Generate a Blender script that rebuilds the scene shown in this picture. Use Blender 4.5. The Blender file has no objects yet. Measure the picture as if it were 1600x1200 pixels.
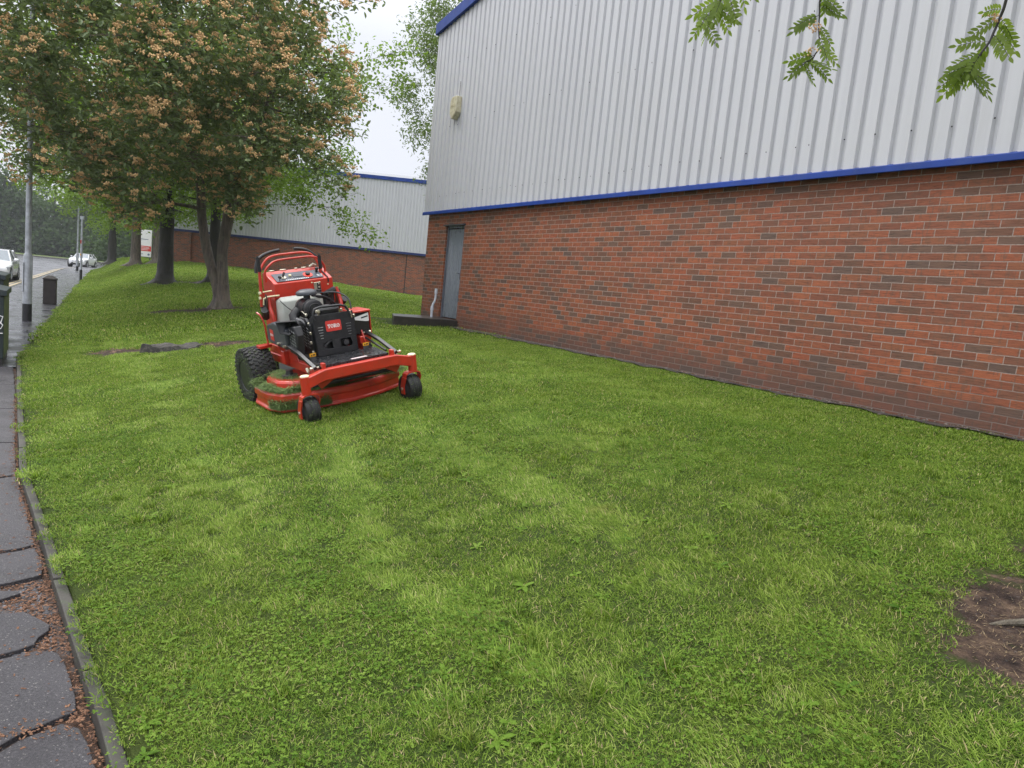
import bpy, bmesh, math, random
import numpy as np
from mathutils import Vector, Matrix, Euler
rnd = random.Random(7); rng = np.random.default_rng(11)
S = bpy.context.scene
# ------------------------------------------------------------------ camera
ROLL, PITCH, CAMH = math.radians(5.9), math.radians(7.0), 1.6
cd = bpy.data.cameras.new('camera'); cam = bpy.data.objects.new('camera', cd); S.collection.objects.link(cam)
cd.sensor_width = 36.0; cd.lens = 1109 / 1600 * 36; cd.clip_start = .05; cd.clip_end = 3000
fw = Vector((0, math.cos(PITCH), -math.sin(PITCH))); up = Vector((0, math.sin(PITCH), math.cos(PITCH))); rt = Vector((1, 0, 0))
cu = up * math.cos(ROLL) - rt * math.sin(ROLL); cr = rt * math.cos(ROLL) + up * math.sin(ROLL)
m = Matrix((cr, cu, -fw)).transposed().to_4x4(); m.translation = (0, 0, CAMH); cam.matrix_world = m
S.camera = cam
# ------------------------------------------------------------------ sky: overcast, brighter overhead
S.view_settings.view_transform = 'Standard'; S.view_settings.look = 'None'; S.view_settings.exposure = 0.14; S.view_settings.gamma = 1
W = bpy.data.worlds.new("World"); S.world = W; W.use_nodes = True
nt = W.node_tree; nt.nodes.clear()
SUN_EL, SUN_AZ = math.radians(50), math.radians(289)
out = nt.nodes.new('ShaderNodeOutputWorld'); bg = nt.nodes.new('ShaderNodeBackground')
sky = nt.nodes.new('ShaderNodeTexSky'); sky.sky_type = 'NISHITA'; sky.sun_disc = False; sky.sun_elevation = SUN_EL; sky.sun_rotation = SUN_AZ
sky.dust_density = 4
tc = nt.nodes.new('ShaderNodeTexCoord'); sp = nt.nodes.new('ShaderNodeSeparateXYZ'); nt.links.new(tc.outputs['Generated'], sp.inputs[0])
rp = nt.nodes.new('ShaderNodeValToRGB'); e = rp.color_ramp.elements
e[0].position = 0.0; e[0].color = (.74, .765, .84, 1); e[1].position = 1.0; e[1].color = (1.0, 1.0, 1.0, 1)
q = rp.color_ramp.elements.new(.35); q.color = (.80, .825, .90, 1)
nt.links.new(sp.outputs[2], rp.inputs[0])
mr = nt.nodes.new('ShaderNodeMapRange'); mr.inputs[1].default_value = .30; mr.inputs[2].default_value = .95; mr.inputs[3].default_value = 1.0; mr.inputs[4].default_value = 3.4
nt.links.new(sp.outputs[2], mr.inputs[0])
ns = nt.nodes.new('ShaderNodeTexNoise'); ns.inputs['Scale'].default_value = 1.6; ns.inputs['Detail'].default_value = 4
nt.links.new(tc.outputs['Generated'], ns.inputs['Vector'])
mn = nt.nodes.new('ShaderNodeMapRange'); mn.inputs[3].default_value = .95; mn.inputs[4].default_value = 1.05; nt.links.new(ns.outputs[0], mn.inputs[0])
mu = nt.nodes.new('ShaderNodeMath'); mu.operation = 'MULTIPLY'; nt.links.new(mr.outputs[0], mu.inputs[0]); nt.links.new(mn.outputs[0], mu.inputs[1])
vm = nt.nodes.new('ShaderNodeVectorMath'); vm.operation = 'SCALE'; nt.links.new(rp.outputs[0], vm.inputs[0]); nt.links.new(mu.outputs[0], vm.inputs['Scale'])
sc = nt.nodes.new('ShaderNodeVectorMath'); sc.operation = 'SCALE'; sc.inputs['Scale'].default_value = .008; nt.links.new(sky.outputs[0], sc.inputs[0])
ad = nt.nodes.new('ShaderNodeVectorMath'); ad.operation = 'ADD'; nt.links.new(vm.outputs[0], ad.inputs[0]); nt.links.new(sc.outputs[0], ad.inputs[1])
nt.links.new(ad.outputs[0], bg.inputs[0]); bg.inputs[1].default_value = 1.0; nt.links.new(bg.outputs[0], out.inputs[0])
sl = bpy.data.lights.new('sun', 'SUN'); sl.energy = 1.35; sl.angle = math.radians(22); sl.color = (1, .97, .93)
so = bpy.data.objects.new('sun', sl); S.collection.objects.link(so)
so.rotation_euler = Vector((.945 * math.cos(SUN_EL), -.326 * math.cos(SUN_EL), -math.sin(SUN_EL))).to_track_quat('-Z', 'Y').to_euler()
S.cycles.max_bounces = 6; S.cycles.diffuse_bounces = 3; S.cycles.glossy_bounces = 3; S.cycles.transmission_bounces = 4; S.cycles.transparent_max_bounces = 8
S.cycles.use_denoising = True; S.cycles.denoising_prefilter = 'NONE'; S.cycles.denoising_input_passes = 'RGB_ALBEDO_NORMAL'; S.cycles.use_adaptive_sampling = False
# ------------------------------------------------------------------ helpers
def link(o, parent=None):
    S.collection.objects.link(o)
    if parent: o.parent = parent
    return o
def tag(o, label=None, cat=None, group=None, kind=None):
    if label: o['label'] = label
    if cat: o['category'] = cat
    if group: o['group'] = group
    if kind: o['kind'] = kind
    return o
def empty(name, loc, rz=0, **k):
    o = link(bpy.data.objects.new(name, None)); o.location = loc; o.rotation_euler = (0, 0, rz); o.empty_display_size = .2
    return tag(o, **k)
def copy_tree(o, parent=None):
    c = o.copy(); S.collection.objects.link(c); c.parent = parent
    for ch in list(o.children): copy_tree(ch, c)
    return c
class MB:
    """collects shapes, then links them as one mesh"""
    def __init__(s): s.v = []; s.f = []; s.m = []
    def add(s, vs, fs, mi=0):
        n = len(s.v); s.v += [tuple(v) for v in vs]; s.f += [tuple(n + i for i in f) for f in fs]; s.m += [mi] * len(fs); return s
    def box(s, c, d, rot=None, b=0.0, mi=0):
        hx, hy, hz = d[0] / 2, d[1] / 2, d[2] / 2; R = rot if rot else Matrix.Identity(3)
        if b <= 0:
            vs = [(x, y, z) for x in (-hx, hx) for y in (-hy, hy) for z in (-hz, hz)]
            fs = [(0, 1, 3, 2), (4, 6, 7, 5), (0, 4, 5, 1), (2, 3, 7, 6), (0, 2, 6, 4), (1, 5, 7, 3)]
        else:
            vs = []; idx = {}
            for sx in (-1, 1):
                for sy in (-1, 1):
                    for sz in (-1, 1):
                        for a in range(3):
                            h = [hx - b, hy - b, hz - b]; h[a] += b
                            idx[(sx, sy, sz, a)] = len(vs); vs.append((sx * h[0], sy * h[1], sz * h[2]))
            fs = []
            I = lambda x, y, z, a: idx[(x, y, z, a)]
            for k in (-1, 1):
                fs.append((I(k, -1, -1, 0), I(k, 1, -1, 0), I(k, 1, 1, 0), I(k, -1, 1, 0))[::k])
                fs.append((I(-1, k, -1, 1), I(1, k, -1, 1), I(1, k, 1, 1), I(-1, k, 1, 1))[::-k])
                fs.append((I(-1, -1, k, 2), I(1, -1, k, 2), I(1, 1, k, 2), I(-1, 1, k, 2))[::k])
            for a in (-1, 1):
                for c2 in (-1, 1):
                    fs.append((I(-1, a, c2, 1), I(1, a, c2, 1), I(1, a, c2, 2), I(-1, a, c2, 2)))
                    fs.append((I(a, -1, c2, 0), I(a, 1, c2, 0), I(a, 1, c2, 2), I(a, -1, c2, 2)))
                    fs.append((I(a, c2, -1, 0), I(a, c2, 1, 0), I(a, c2, 1, 1), I(a, c2, -1, 1)))
            for x in (-1, 1):
                for y in (-1, 1):
                    for z in (-1, 1): fs.append((I(x, y, z, 0), I(x, y, z, 1), I(x, y, z, 2)))
        c = Vector(c); return s.add([c + R @ Vector(v) for v in vs], fs, mi)
    def prism(s, poly, axis, a, b, mi=0, M=None):
        n = len(poly); mk = {'x': lambda p, t: (t, p[0], p[1]), 'y': lambda p, t: (p[0], t, p[1]), 'z': lambda p, t: (p[0], p[1], t)}[axis]
        vs = [mk(p, a) for p in poly] + [mk(p, b) for p in poly]
        if M: vs = [M @ Vector(v) for v in vs]
        fs = [tuple(range(n))[::-1], tuple(range(n, 2 * n))] + [(i, (i + 1) % n, n + (i + 1) % n, n + i) for i in range(n)]
        return s.add(vs, fs, mi)
    def tube(s, pts, r, n=10, caps=True, mi=0, closed=False, sq=None):
        P = [Vector(p) for p in pts]; k = len(P); rs = r if isinstance(r, (list, tuple)) else [r] * k
        T = [((P[min(i + 1, k - 1)] - P[max(i - 1, 0)]) if not closed else (P[(i + 1) % k] - P[i - 1])).normalized() for i in range(k)]
        u = T[0].orthogonal().normalized() if sq is None else (Vector(sq) - T[0] * T[0].dot(Vector(sq))).normalized()
        vs = []
        for i in range(k):
            u = (u - T[i] * u.dot(T[i])); u = u.normalized() if u.length > 1e-6 else T[i].orthogonal().normalized()
            w = T[i].cross(u)
            for j in range(n):
                a = 2 * math.pi * (j + (.5 if n == 4 else 0)) / n
                vs.append(P[i] + (u * math.cos(a) + w * math.sin(a)) * rs[i])
        fs = []
        for i in range(k if closed else k - 1):
            i2 = (i + 1) % k
            for j in range(n): fs.append((i * n + j, i * n + (j + 1) % n, i2 * n + (j + 1) % n, i2 * n + j))
        if caps and not closed: fs += [tuple(range(n))[::-1], tuple(range((k - 1) * n, k * n))]
        return s.add(vs, fs, mi)
    def lathe(s, prof, c, axis='z', n=24, mi=0, M=None):
        """prof: [(radius, height)] turned about an axis through c"""
        vs = []; c = Vector(c)
        for r, h in prof:
            for j in range(n):
                a = 2 * math.pi * j / n; x, y = r * math.cos(a), r * math.sin(a)
                v = Vector({'z': (x, y, h), 'x': (h, x, y), 'y': (y, h, x)}[axis])
                vs.append(c + (M @ v if M else v))
        fs = []
        for i in range(len(prof) - 1):
            for j in range(n): fs.append((i * n + j, i * n + (j + 1) % n, (i + 1) * n + (j + 1) % n, (i + 1) * n + j))
        fs += [tuple(range(n))[::-1], tuple(range((len(prof) - 1) * n, len(prof) * n))]
        return s.add(vs, fs, mi)
    def build(s, name, mat, parent=None, smooth=40, bevel=0, seg=2, fix=True):
        me = bpy.data.meshes.new(name); me.from_pydata([tuple(v) for v in s.v], [], s.f)
        mats = mat if isinstance(mat, (list, tuple)) else [mat]
        for q in mats: me.materials.append(q)
        if len(mats) > 1: me.polygons.foreach_set('material_index', s.m)
        if fix:
            bm = bmesh.new(); bm.from_mesh(me); bmesh.ops.recalc_face_normals(bm, faces=bm.faces); bm.to_mesh(me); bm.free()
        if smooth:
            me.polygons.foreach_set('use_smooth', [True] * len(me.polygons)); me.set_sharp_from_angle(angle=math.radians(smooth))
        me.update(); o = link(bpy.data.objects.new(name, me), parent)
        if bevel:
            b = o.modifiers.new('bevel', 'BEVEL'); b.width = bevel; b.segments = seg; b.limit_method = 'ANGLE'; b.angle_limit = math.radians(35)
        return o
def np_mesh(name, V, F, mat, parent=None, smooth=False):
    """V (n,3) floats, F (m,k) ints"""
    me = bpy.data.meshes.new(name); k = F.shape[1]; me.vertices.add(len(V)); me.vertices.foreach_set('co', np.ascontiguousarray(V, np.float32).ravel())
    me.loops.add(F.size); me.loops.foreach_set('vertex_index', F.astype(np.int32).ravel())
    me.polygons.add(len(F)); me.polygons.foreach_set('loop_start', np.arange(0, F.size, k, dtype=np.int32))
    me.polygons.foreach_set('use_smooth', [smooth] * len(F))
    for q in (mat if isinstance(mat, (list, tuple)) else [mat]): me.materials.append(q)
    me.update(calc_edges=True); me.validate()
    return link(bpy.data.objects.new(name, me), parent)
# ------------------------------------------------------------------ materials
class MT:
    def __init__(s, name, rough=.6, metal=0, spec=.5, coat=0, **k):
        s.m = bpy.data.materials.new(name); s.m.use_nodes = True; s.t = s.m.node_tree; s.t.nodes.clear()
        s.o = s.n('ShaderNodeOutputMaterial'); s.b = s.n('ShaderNodeBsdfPrincipled'); s.l(s.b.outputs[0], s.o.inputs[0])
        s.b.inputs['Roughness'].default_value = rough; s.b.inputs['Metallic'].default_value = metal; s.b.inputs['Specular IOR Level'].default_value = spec
        s.b.inputs['Coat Weight'].default_value = coat; s.b.inputs['Coat Roughness'].default_value = .12
    def n(s, t, **k):
        x = s.t.nodes.new(t)
        for a, b in k.items(): setattr(x, a, b)
        return x
    def l(s, a, b): s.t.links.new(a, b)
    def co(s, kind='Object'): 
        if kind == 'Position': return s.n('ShaderNodeNewGeometry').outputs['Position']
        return s.n('ShaderNodeTexCoord').outputs[kind]
    def map(s, v, sc=(1, 1, 1), loc=(0, 0, 0), rot=(0, 0, 0)):
        x = s.n('ShaderNodeMapping'); x.inputs['Scale'].default_value = sc; x.inputs['Location'].default_value = loc; x.inputs['Rotation'].default_value = rot; s.l(v, x.inputs[0]); return x.outputs[0]
    def noise(s, v, scale, detail=4, rough=.55, dist=0):
        x = s.n('ShaderNodeTexNoise'); x.inputs['Scale'].default_value = scale; x.inputs['Detail'].default_value = detail; x.inputs['Roughness'].default_value = rough; x.inputs['Distortion'].default_value = dist
        s.l(v, x.inputs['Vector']); return x.outputs[0]
    def vor(s, v, scale, out='Distance', feature='F1'):
        x = s.n('ShaderNodeTexVoronoi', feature=feature); x.inputs['Scale'].default_value = scale; s.l(v, x.inputs['Vector']); return x.outputs[out]
    def ramp(s, f, stops, interp='LINEAR'):
        x = s.n('ShaderNodeValToRGB'); x.color_ramp.interpolation = interp; e = x.color_ramp.elements
        while len(e) > 1: e.remove(e[-1])
        e[0].position = stops[0][0]; e[0].color = col(stops[0][1])
        for p, c in stops[1:]: q = e.new(p); q.color = col(c)
        s.l(f, x.inputs[0]); return x.outputs[0]
    def mix(s, f, a, b, mode='MIX'):
        x = s.n('ShaderNodeMix', data_type='RGBA', blend_type=mode)
        for v, i in ((f, 0), (a, 6), (b, 7)):
            if hasattr(v, 'links') or hasattr(v, 'is_linked'): s.l(v, x.inputs[i])
            elif i == 0: x.inputs[0].default_value = v
            else: x.inputs[i].default_value = col(v)
        return x.outputs[2]
    def math(s, op, a, b=0.0, c=None):
        x = s.n('ShaderNodeMath', operation=op)
        for i, v in enumerate((a, b) if c is None else (a, b, c)):
            if hasattr(v, 'is_linked'): s.l(v, x.inputs[i])
            else: x.inputs[i].default_value = v
        return x.outputs[0]
    def bump(s, h, strength=.3, dist=.01, prev=None):
        x = s.n('ShaderNodeBump'); x.inputs['Strength'].default_value = strength; x.inputs['Distance'].default_value = dist; s.l(h, x.inputs['Height'])
        if prev is not None: s.l(prev, x.inputs['Normal'])
        return x.outputs[0]
    def set(s, **k):
        for a, v in k.items():
            i = s.b.inputs[{'color': 'Base Color', 'rough': 'Roughness', 'normal': 'Normal', 'metal': 'Metallic', 'spec': 'Specular IOR Level'}[a]]
            if hasattr(v, 'is_linked'): s.l(v, i)
            else: i.default_value = col(v) if a == 'color' else v
        return s
def col(c): return (*c, 1) if isinstance(c, (tuple, list)) and len(c) == 3 else ((c, c, c, 1) if isinstance(c, (int, float)) else c)
def simple(name, c, rough=.5, metal=0, coat=0, var=.12, scale=9, bump=0, dirt=None, bscale=60, spec=.5):
    t = MT(name, rough, metal, spec, coat); v = t.co(); a = t.noise(v, scale, 5)
    lo = tuple(x * (1 - var) for x in c); hi = tuple(min(1, x * (1 + var)) for x in c)
    cc = t.ramp(a, [(.3, lo), (.7, hi)])
    if dirt:
        d = t.ramp(t.noise(v, scale * 2.3, 6, .7), [(.5, 0.0), (.72, 1.0)]); cc = t.mix(t.math('MULTIPLY', d, dirt[1]), cc, dirt[0])
    t.set(color=cc, rough=t.math('ADD', t.math('MULTIPLY', t.noise(v, scale * 3, 3), .25), rough - .12))
    if bump: t.set(normal=t.bump(t.noise(v, bscale, 4), bump, .004))
    return t.m
M = {}
M['red'] = simple('red paint', (.50, .032, .016), .34, coat=.35, var=.16, scale=7, dirt=((.16, .07, .04), .35), bump=.05, bscale=220)
M['black'] = simple('black powder coat', (.012, .013, .016), .38, var=.3, scale=12, dirt=((.07, .07, .065), .3), bump=.06, bscale=300)
M['bplastic'] = simple('black plastic', (.014, .014, .016), .45, var=.3, scale=15, bump=.08, dirt=((.06, .06, .055), .25))
M['dgrey'] = simple('dark grey moulding', (.045, .05, .062), .42, var=.15, scale=9, dirt=((.12, .11, .09), .25))
M['rubber'] = simple('rubber', (.014, .014, .015), .62, var=.3, scale=20, dirt=((.06, .07, .035), .4), bump=.1)
M['steel'] = simple('zinc plated steel', (.55, .52, .42), .35, metal=.8, var=.2, scale=30)
M['cream'] = simple('cream plastic cap', (.72, .66, .42), .5, var=.1, scale=30)
M['tank'] = simple('white translucent tank', (.55, .57, .52), .4, var=.07, scale=6, dirt=((.35, .36, .25), .3))
M['white'] = simple('white print', (.8, .8, .8), .5, var=.04)
M['yellow'] = simple('yellow label', (.75, .36, .02), .5, var=.1)
M['panelgrey'] = simple('grey control panel', (.07, .08, .10), .4, var=.12, scale=20)
M['engine'] = simple('engine alloy', (.10, .10, .105), .5, metal=.5, var=.3, scale=25, dirt=((.03, .03, .03), .5))
M['brownmetal'] = simple('rusty spring steel', (.09, .045, .03), .55, metal=.4, var=.4, scale=30)
M['sticker'] = simple('red sticker', (.55, .04, .03), .45, var=.05)
# ------------------------------------------------------------------ ground shape, in street coordinates: s along the kerb, u towards the building
A = math.radians(33.1); DV = np.array([-math.sin(A), math.cos(A)]); NV = np.array([math.cos(A), math.sin(A)])
def W2(s, u): return s * DV[0] + u * NV[0], s * DV[1] + u * NV[1]
def SU(x, y): return x * DV[0] + y * DV[1], x * NV[0] + y * NV[1]
KP = np.array([(-30, .35), (-6, .25), (2, .2), (4, .0), (6, -.2), (12, -.45), (18, -.2), (28, .25), (39, .8), (74, 2.5), (110, 6), (160, 14)])
PU = np.array([0, .8, 1.55, 2.3, 2.8, 3.6, 5, 7.07]); PZ = np.array([.065, .17, .325, .47, .57, .675, .77, .83])
_k = np.linspace(0, 7.07, 200); _p = np.interp(_k, PU, PZ); _p = np.convolve(np.pad(_p, 12, 'edge'), np.ones(25) / 25, 'valid'); _p[0] = .06
def sm(t): t = np.clip(t, 0, 1); return t * t * (3 - 2 * t)
def kerbu(s): return np.interp(s, KP[:, 0], KP[:, 1])
def bumps(x, y): return .010 * np.sin(x * 2.1 + 1.3 * np.sin(y * 1.3)) * np.sin(y * 1.7 + .5) + .006 * np.sin(x * 5.3 + y * 3.1) + .004 * np.sin(x * 9.1 - y * 7.7)
def terz(x, y):
    x = np.asarray(x, float); y = np.asarray(y, float); s, u = SU(x, y); k = kerbu(s)
    t = np.clip((u - k) / (7.07 - np.minimum(k, 3)), 0, 1) * 7.07
    b = np.interp(t, _k, _p); z = b * (1 + .95 * sm((s - 14) / 36) * sm(t / 3))
    z = z - np.where(s > 15, (z - 1.0) * sm((u - 9) / 10), 0)
    z = z + bumps(x, y) * sm((u - k) / .5) * (1 + 1.5 * sm((s - 16) / 10))
    return z
def tz(x, y): return float(terz(x, y))
BARE = [(2.2, 2.36, .58, .62), (-7.35, 16.0, 1.1, .5), (-6.85, 16.5, .55, .55), (-4.30, 10.35, .45, .34), (-5.75, 10.1, .40, .34), (-12.6, 25.3, .9, .9), (-11.5, 25.9, .9, .9), (-22, 40.6, 1.1, 1.1), (-8.3, 11.9, .3, .8), (2.75, 3.0, .4, .4)]
def bare(x, y):
    w = np.zeros_like(np.asarray(x, float))
    for bx, by, rx, ry in BARE:
        d = np.sqrt(((x - bx) / rx) ** 2 + ((y - by) / ry) ** 2) + .18 * np.sin(x * 11 + by) * np.sin(y * 9 + bx) + .1 * np.sin(x * 23 + y * 17)
        w = np.maximum(w, np.clip(1.6 - 1.25 * d, 0, 1))
    return w
def fbm(x, y, sc, seed=0):
    r = np.random.default_rng(seed); v = 0
    for o in range(4):
        a = r.uniform(0, 6.28); b = r.uniform(0, 6.28, 2); f = sc * 1.9 ** o; c, s_ = math.cos(a), math.sin(a)
        v = v + np.sin((x * c - y * s_) * f + b[0] + 1.3 * np.sin((x * s_ + y * c) * f * .7)) * np.sin((x * s_ + y * c) * f + b[1]) / 1.5 ** o
    return v / 2.2
# lawn sheet
def grid_mesh(name, sv, uf, zf, mat, attr=None, parent=None):
    sv = np.asarray(sv); rows = []
    for s in sv: u = uf(s); x, y = W2(s, u); z_ = zf(x, y); z_[0] -= .12 if u[0] < 6 else 0; rows.append(np.stack([x, y, z_], 1))
    V = np.concatenate(rows); n = len(rows[0]); F = []
    i = np.arange(len(sv) - 1)[:, None] * n + np.arange(n - 1)[None]; F = np.stack([i, i + n, i + n + 1, i + 1], -1).reshape(-1, 4)
    o = np_mesh(name, V, F[:, ::-1], mat, parent, True)
    if attr is not None:
        a = o.data.attributes.new('bare', 'FLOAT', 'POINT'); a.data.foreach_set('value', attr(V[:, 0], V[:, 1]).astype(np.float32))
    return o
t = MT('turf', .9, spec=.08); P = t.co('Position')
n1 = t.noise(P, 1.1, 4); n2 = t.noise(P, 14, 6, .7); n3 = t.noise(P, 70, 5, .7)
g = t.ramp(n3, [(.25, (.014, .022, .007)), (.5, (.035, .055, .014)), (.75, (.08, .10, .028))])
g = t.mix(t.ramp(n1, [(.35, 0.0), (.65, .45)]), g, (.06, .075, .018))
soil = t.ramp(n2, [(.3, (.016, .012, .011)), (.5, (.048, .033, .027)), (.66, (.11, .075, .052)), (.78, (.2, .14, .1))])
at = t.n('ShaderNodeAttribute', attribute_name='bare')
bm_ = t.math('ADD', at.outputs['Fac'], t.math('MULTIPLY', t.math('SUBTRACT', n2, .5), .9)); bm_ = t.ramp(bm_, [(.35, 0.0), (.6, 1.0)])
t.set(color=t.mix(bm_, g, soil), normal=t.bump(n3, .7, .02, t.bump(n2, .5, .03)), rough=t.ramp(bm_, [(0, .85), (1, .55)])); M['turf'] = t.m
def usteps(s):
    k = float(kerbu(s)) + .052; e = 7.0 if s < 15.15 else 34.0
    if s < 15.15: return np.concatenate([[k - .008], np.linspace(k, e, 60)])
    return np.concatenate([[k - .008], np.linspace(k, 7.0, 60)])
sv = np.concatenate([np.arange(-8, 16, .12), np.arange(16, 40, .3), np.arange(40, 100, 1.0)])
tag(grid_mesh('lawn', sv, usteps, terz, M['turf'], bare), kind='structure')
sv2 = np.concatenate([np.arange(15.15, 40, .4), np.arange(40, 100, 1.0)])
tag(grid_mesh('lawn', sv2, lambda s: np.concatenate([np.linspace(7.0, 14, 18), np.linspace(15, 45, 16)]), terz, M['turf'], bare), kind='structure')
# everything else to the horizon
g = MB(); g.add([(-900, -600, -.32), (1500, -600, -.32), (1500, 1500, -.32), (-900, 1500, -.32)], [(0, 1, 2, 3)])
M['earth'] = simple('rough ground', (.05, .065, .02), .9, var=.4, scale=.8, bump=.3, bscale=5)
tag(g.build('ground', M['earth'], smooth=0), kind='structure')
# ------------------------------------------------------------------ road, pavement, kerbs
t = MT('wet asphalt', .3); P = t.co('Position'); a = t.noise(P, 130, 4, .7); b = t.noise(P, .6, 5); c = t.noise(P, 7, 5, .6)
t.set(color=t.mix(t.ramp(b, [(.4, 0.0), (.62, .6)]), t.ramp(a, [(.3, (.035, .036, .042)), (.7, (.10, .10, .115))]), (.11, .11, .125)),
      rough=t.ramp(b, [(.38, .22), (.62, .42)]), normal=t.bump(a, .35, .006, t.bump(c, .12, .02))); M['asphalt'] = t.m
t = MT('wet paving', .3); P = t.co('Position'); a = t.noise(P, 95, 6, .85); b = t.noise(P, 2.6, 6, .65); d = t.vor(P, 60)
cc = t.ramp(a, [(.30, (.010, .010, .012)), (.50, (.040, .037, .043)), (.66, (.10, .093, .10)), (.78, (.20, .19, .19))])
cc = t.mix(t.ramp(b, [(.45, 0.0), (.7, .5)]), cc, (.075, .07, .078)); cc = t.mix(t.ramp(d, [(.10, .75), (.20, 0.0)]), cc, (.26, .245, .235)); cr_ = t.vor(P, 7, 'Distance', 'DISTANCE_TO_EDGE'); cc = t.mix(t.ramp(t.math('ADD', cr_, t.math('MULTIPLY', a, .03)), [(.012, .85), (.02, 0.0)]), cc, (.008, .008, .008)); cc = t.mix(t.ramp(t.noise(P, 5, 5, .7), [(.58, 0.0), (.7, .55)]), cc, (.075, .07, .06))
t.set(color=cc, rough=t.ramp(b, [(.35, .30), (.65, .6)]), normal=t.bump(a, .9, .008, t.bump(b, .3, .03))); M['paving'] = t.m
t = MT('leaf litter and grit', .75); P = t.co('Position'); a = t.noise(P, 90, 6, .8); b = t.noise(P, 9, 4)
cc = t.ramp(a, [(.3, (.014, .010, .009)), (.5, (.06, .028, .014)), (.68, (.16, .07, .03)), (.85, (.22, .14, .09))]); cc = t.mix(t.ramp(b, [(.5, 0.0), (.62, .75)]), cc, t.ramp(a, [(.3, (.03, .03, .033)), (.7, (.15, .145, .15))]))
t.set(color=cc, normal=t.bump(a, .9, .012)); M['litter'] = t.m
M['kerbstone'] = simple('concrete edging', (.045, .041, .035), .7, var=.35, scale=6, bump=.5, bscale=90, dirt=((.05, .07, .03), .6))
M['whiteline'] = simple('worn white paint', (.55, .55, .53), .6, var=.2, scale=10, dirt=((.2, .2, .2), .6))
M['yellowline'] = simple('worn yellow paint', (.42, .33, .18), .6, var=.25, scale=10, dirt=((.2, .19, .17), .7))
PW = 1.95   # width of the pavement
def strip(name, ss, ua, ub, z0, z1, mat, label=None, wob=0, **k):
    """a solid strip along the kerb line between offsets ua and ub"""
    mb = MB(); n = len(ss); vs = []
    for s in ss:
        k0 = float(kerbu(s)); w_ = wob * math.sin(s * 3.1) + wob * .7 * math.sin(s * 7.7)
        for uu, zz in ((ua, z0), (ua + w_, z1), (ub + w_, z1), (ub, z0)):
            x, y = W2(s, k0 + uu); vs.append((x, y, zz))
    fs = []
    for i in range(n - 1):
        for j in range(4): fs.append((i * 4 + j, i * 4 + (j + 1) % 4, i * 4 + 4 + (j + 1) % 4, i * 4 + 4 + j))
    fs += [(0, 1, 2, 3), tuple(4 * (n - 1) + i for i in range(4))[::-1]]
    mb.add(vs, fs); return tag(mb.build(name, mat, smooth=30, **k), kind='structure')
ss_all = np.concatenate([np.arange(-10, 30, .5), np.arange(30, 150, 2)])
strip('pavement_bed', np.arange(-10, 16.01, .5), -PW + .02, -.002, -.3, -.022, M['litter'])
# edging stones, each a length of its own
sk = -8.0
i = 0
while sk < 30:
    L = .905; strip('edging_kerb', np.linspace(sk + .006, sk + L, 4), -.0, .048, -.12, .052 + rnd.uniform(-.006, .006), M['kerbstone'], wob=.003, bevel=.005); sk += L + .004
strip('edging_kerb', np.arange(sk, 150, 2.), -.0, .048, -.12, .045, M['kerbstone'])
# road-side kerb
sk = -8.
while sk < 40: strip('road_kerb', np.linspace(sk, sk + .91, 3), -PW - .125, -PW + .0, -.32, .006, M['kerbstone'], bevel=.012); sk += .915
strip('road_kerb', np.arange(sk, 150, 2.), -PW - .125, -PW, -.32, .006, M['kerbstone'])
# far paving, cracked wet surface as one sheet with joints
t = MT('wet cracked paving', .25); P = t.co('Position'); mp = t.map(P, rot=(0, 0, -A))
bt = t.n('ShaderNodeTexBrick'); t.l(mp, bt.inputs[0]); bt.inputs['Scale'].default_value = 1; bt.inputs['Brick Width'].default_value = .9; bt.inputs['Row Height'].default_value = .62; bt.inputs['Mortar Size'].default_value = .018; bt.inputs['Color1'].default_value = col(.5); bt.inputs['Color2'].default_value = col(1.); bt.inputs['Mortar'].default_value = col(.08)
a = t.noise(P, 120, 4, .7); b = t.noise(P, 1.4, 6, .65)
cc = t.mix(1.0, t.ramp(a, [(.3, (.045, .045, .055)), (.7, (.12, .12, .14))]), bt.outputs[0], 'MULTIPLY'); cc = t.mix(t.ramp(b, [(.5, 0.0), (.58, .8)]), cc, (.022, .02, .02))
t.set(color=cc, rough=t.ramp(b, [(.35, .12), (.6, .4)]), normal=t.bump(bt.outputs[1], .3, -.02, t.bump(b, .25, .03))); M['farpaving'] = t.m
strip('pavement', np.concatenate([np.arange(11.4, 30, .5), np.arange(30, 150, 2)]), -PW + .004, -.008, -.2, .0, M['farpaving'])
# near paving slabs with their broken edges
def at(px, py, z=0.0):
    a_, b_ = px - 800, py - 600; v = (-a_ * math.sin(ROLL) + b_ * math.cos(ROLL)) / 1109; l = (a_ * math.cos(ROLL) + b_ * math.sin(ROLL)) / 1109
    d = fw - up * v + rt * l; tt = (z - CAMH) / d.z; return (d.x * tt, d.y * tt)
def slab(pts, z=.0):
    """pts in (s, distance from kerb inwards to the road)"""
    P_ = []; r = random.Random(int(pts[0][0] * 100))
    for i in range(len(pts)):
        a_, b_ = pts[i], pts[(i + 1) % len(pts)]; L = math.hypot(b_[0] - a_[0], b_[1] - a_[1]); k = max(1, int(L / .07))
        for j in range(k):
            f = j / k; w = (.010 if 0 < j else 0)
            w *= .55; P_.append((a_[0] + (b_[0] - a_[0]) * f + r.uniform(-w, w), a_[1] + (b_[1] - a_[1]) * f + r.uniform(-w, w)))
    W_ = []
    for s, dd in P_: x, y = W2(s, float(kerbu(s)) - dd); W_.append((x, y))
    mb = MB(); mb.prism(W_, 'z', -.05, z); return tag(mb.build('paving_slab', M['paving'], smooth=25, bevel=.0035), kind='structure')
E1 = PW - .01
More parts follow.
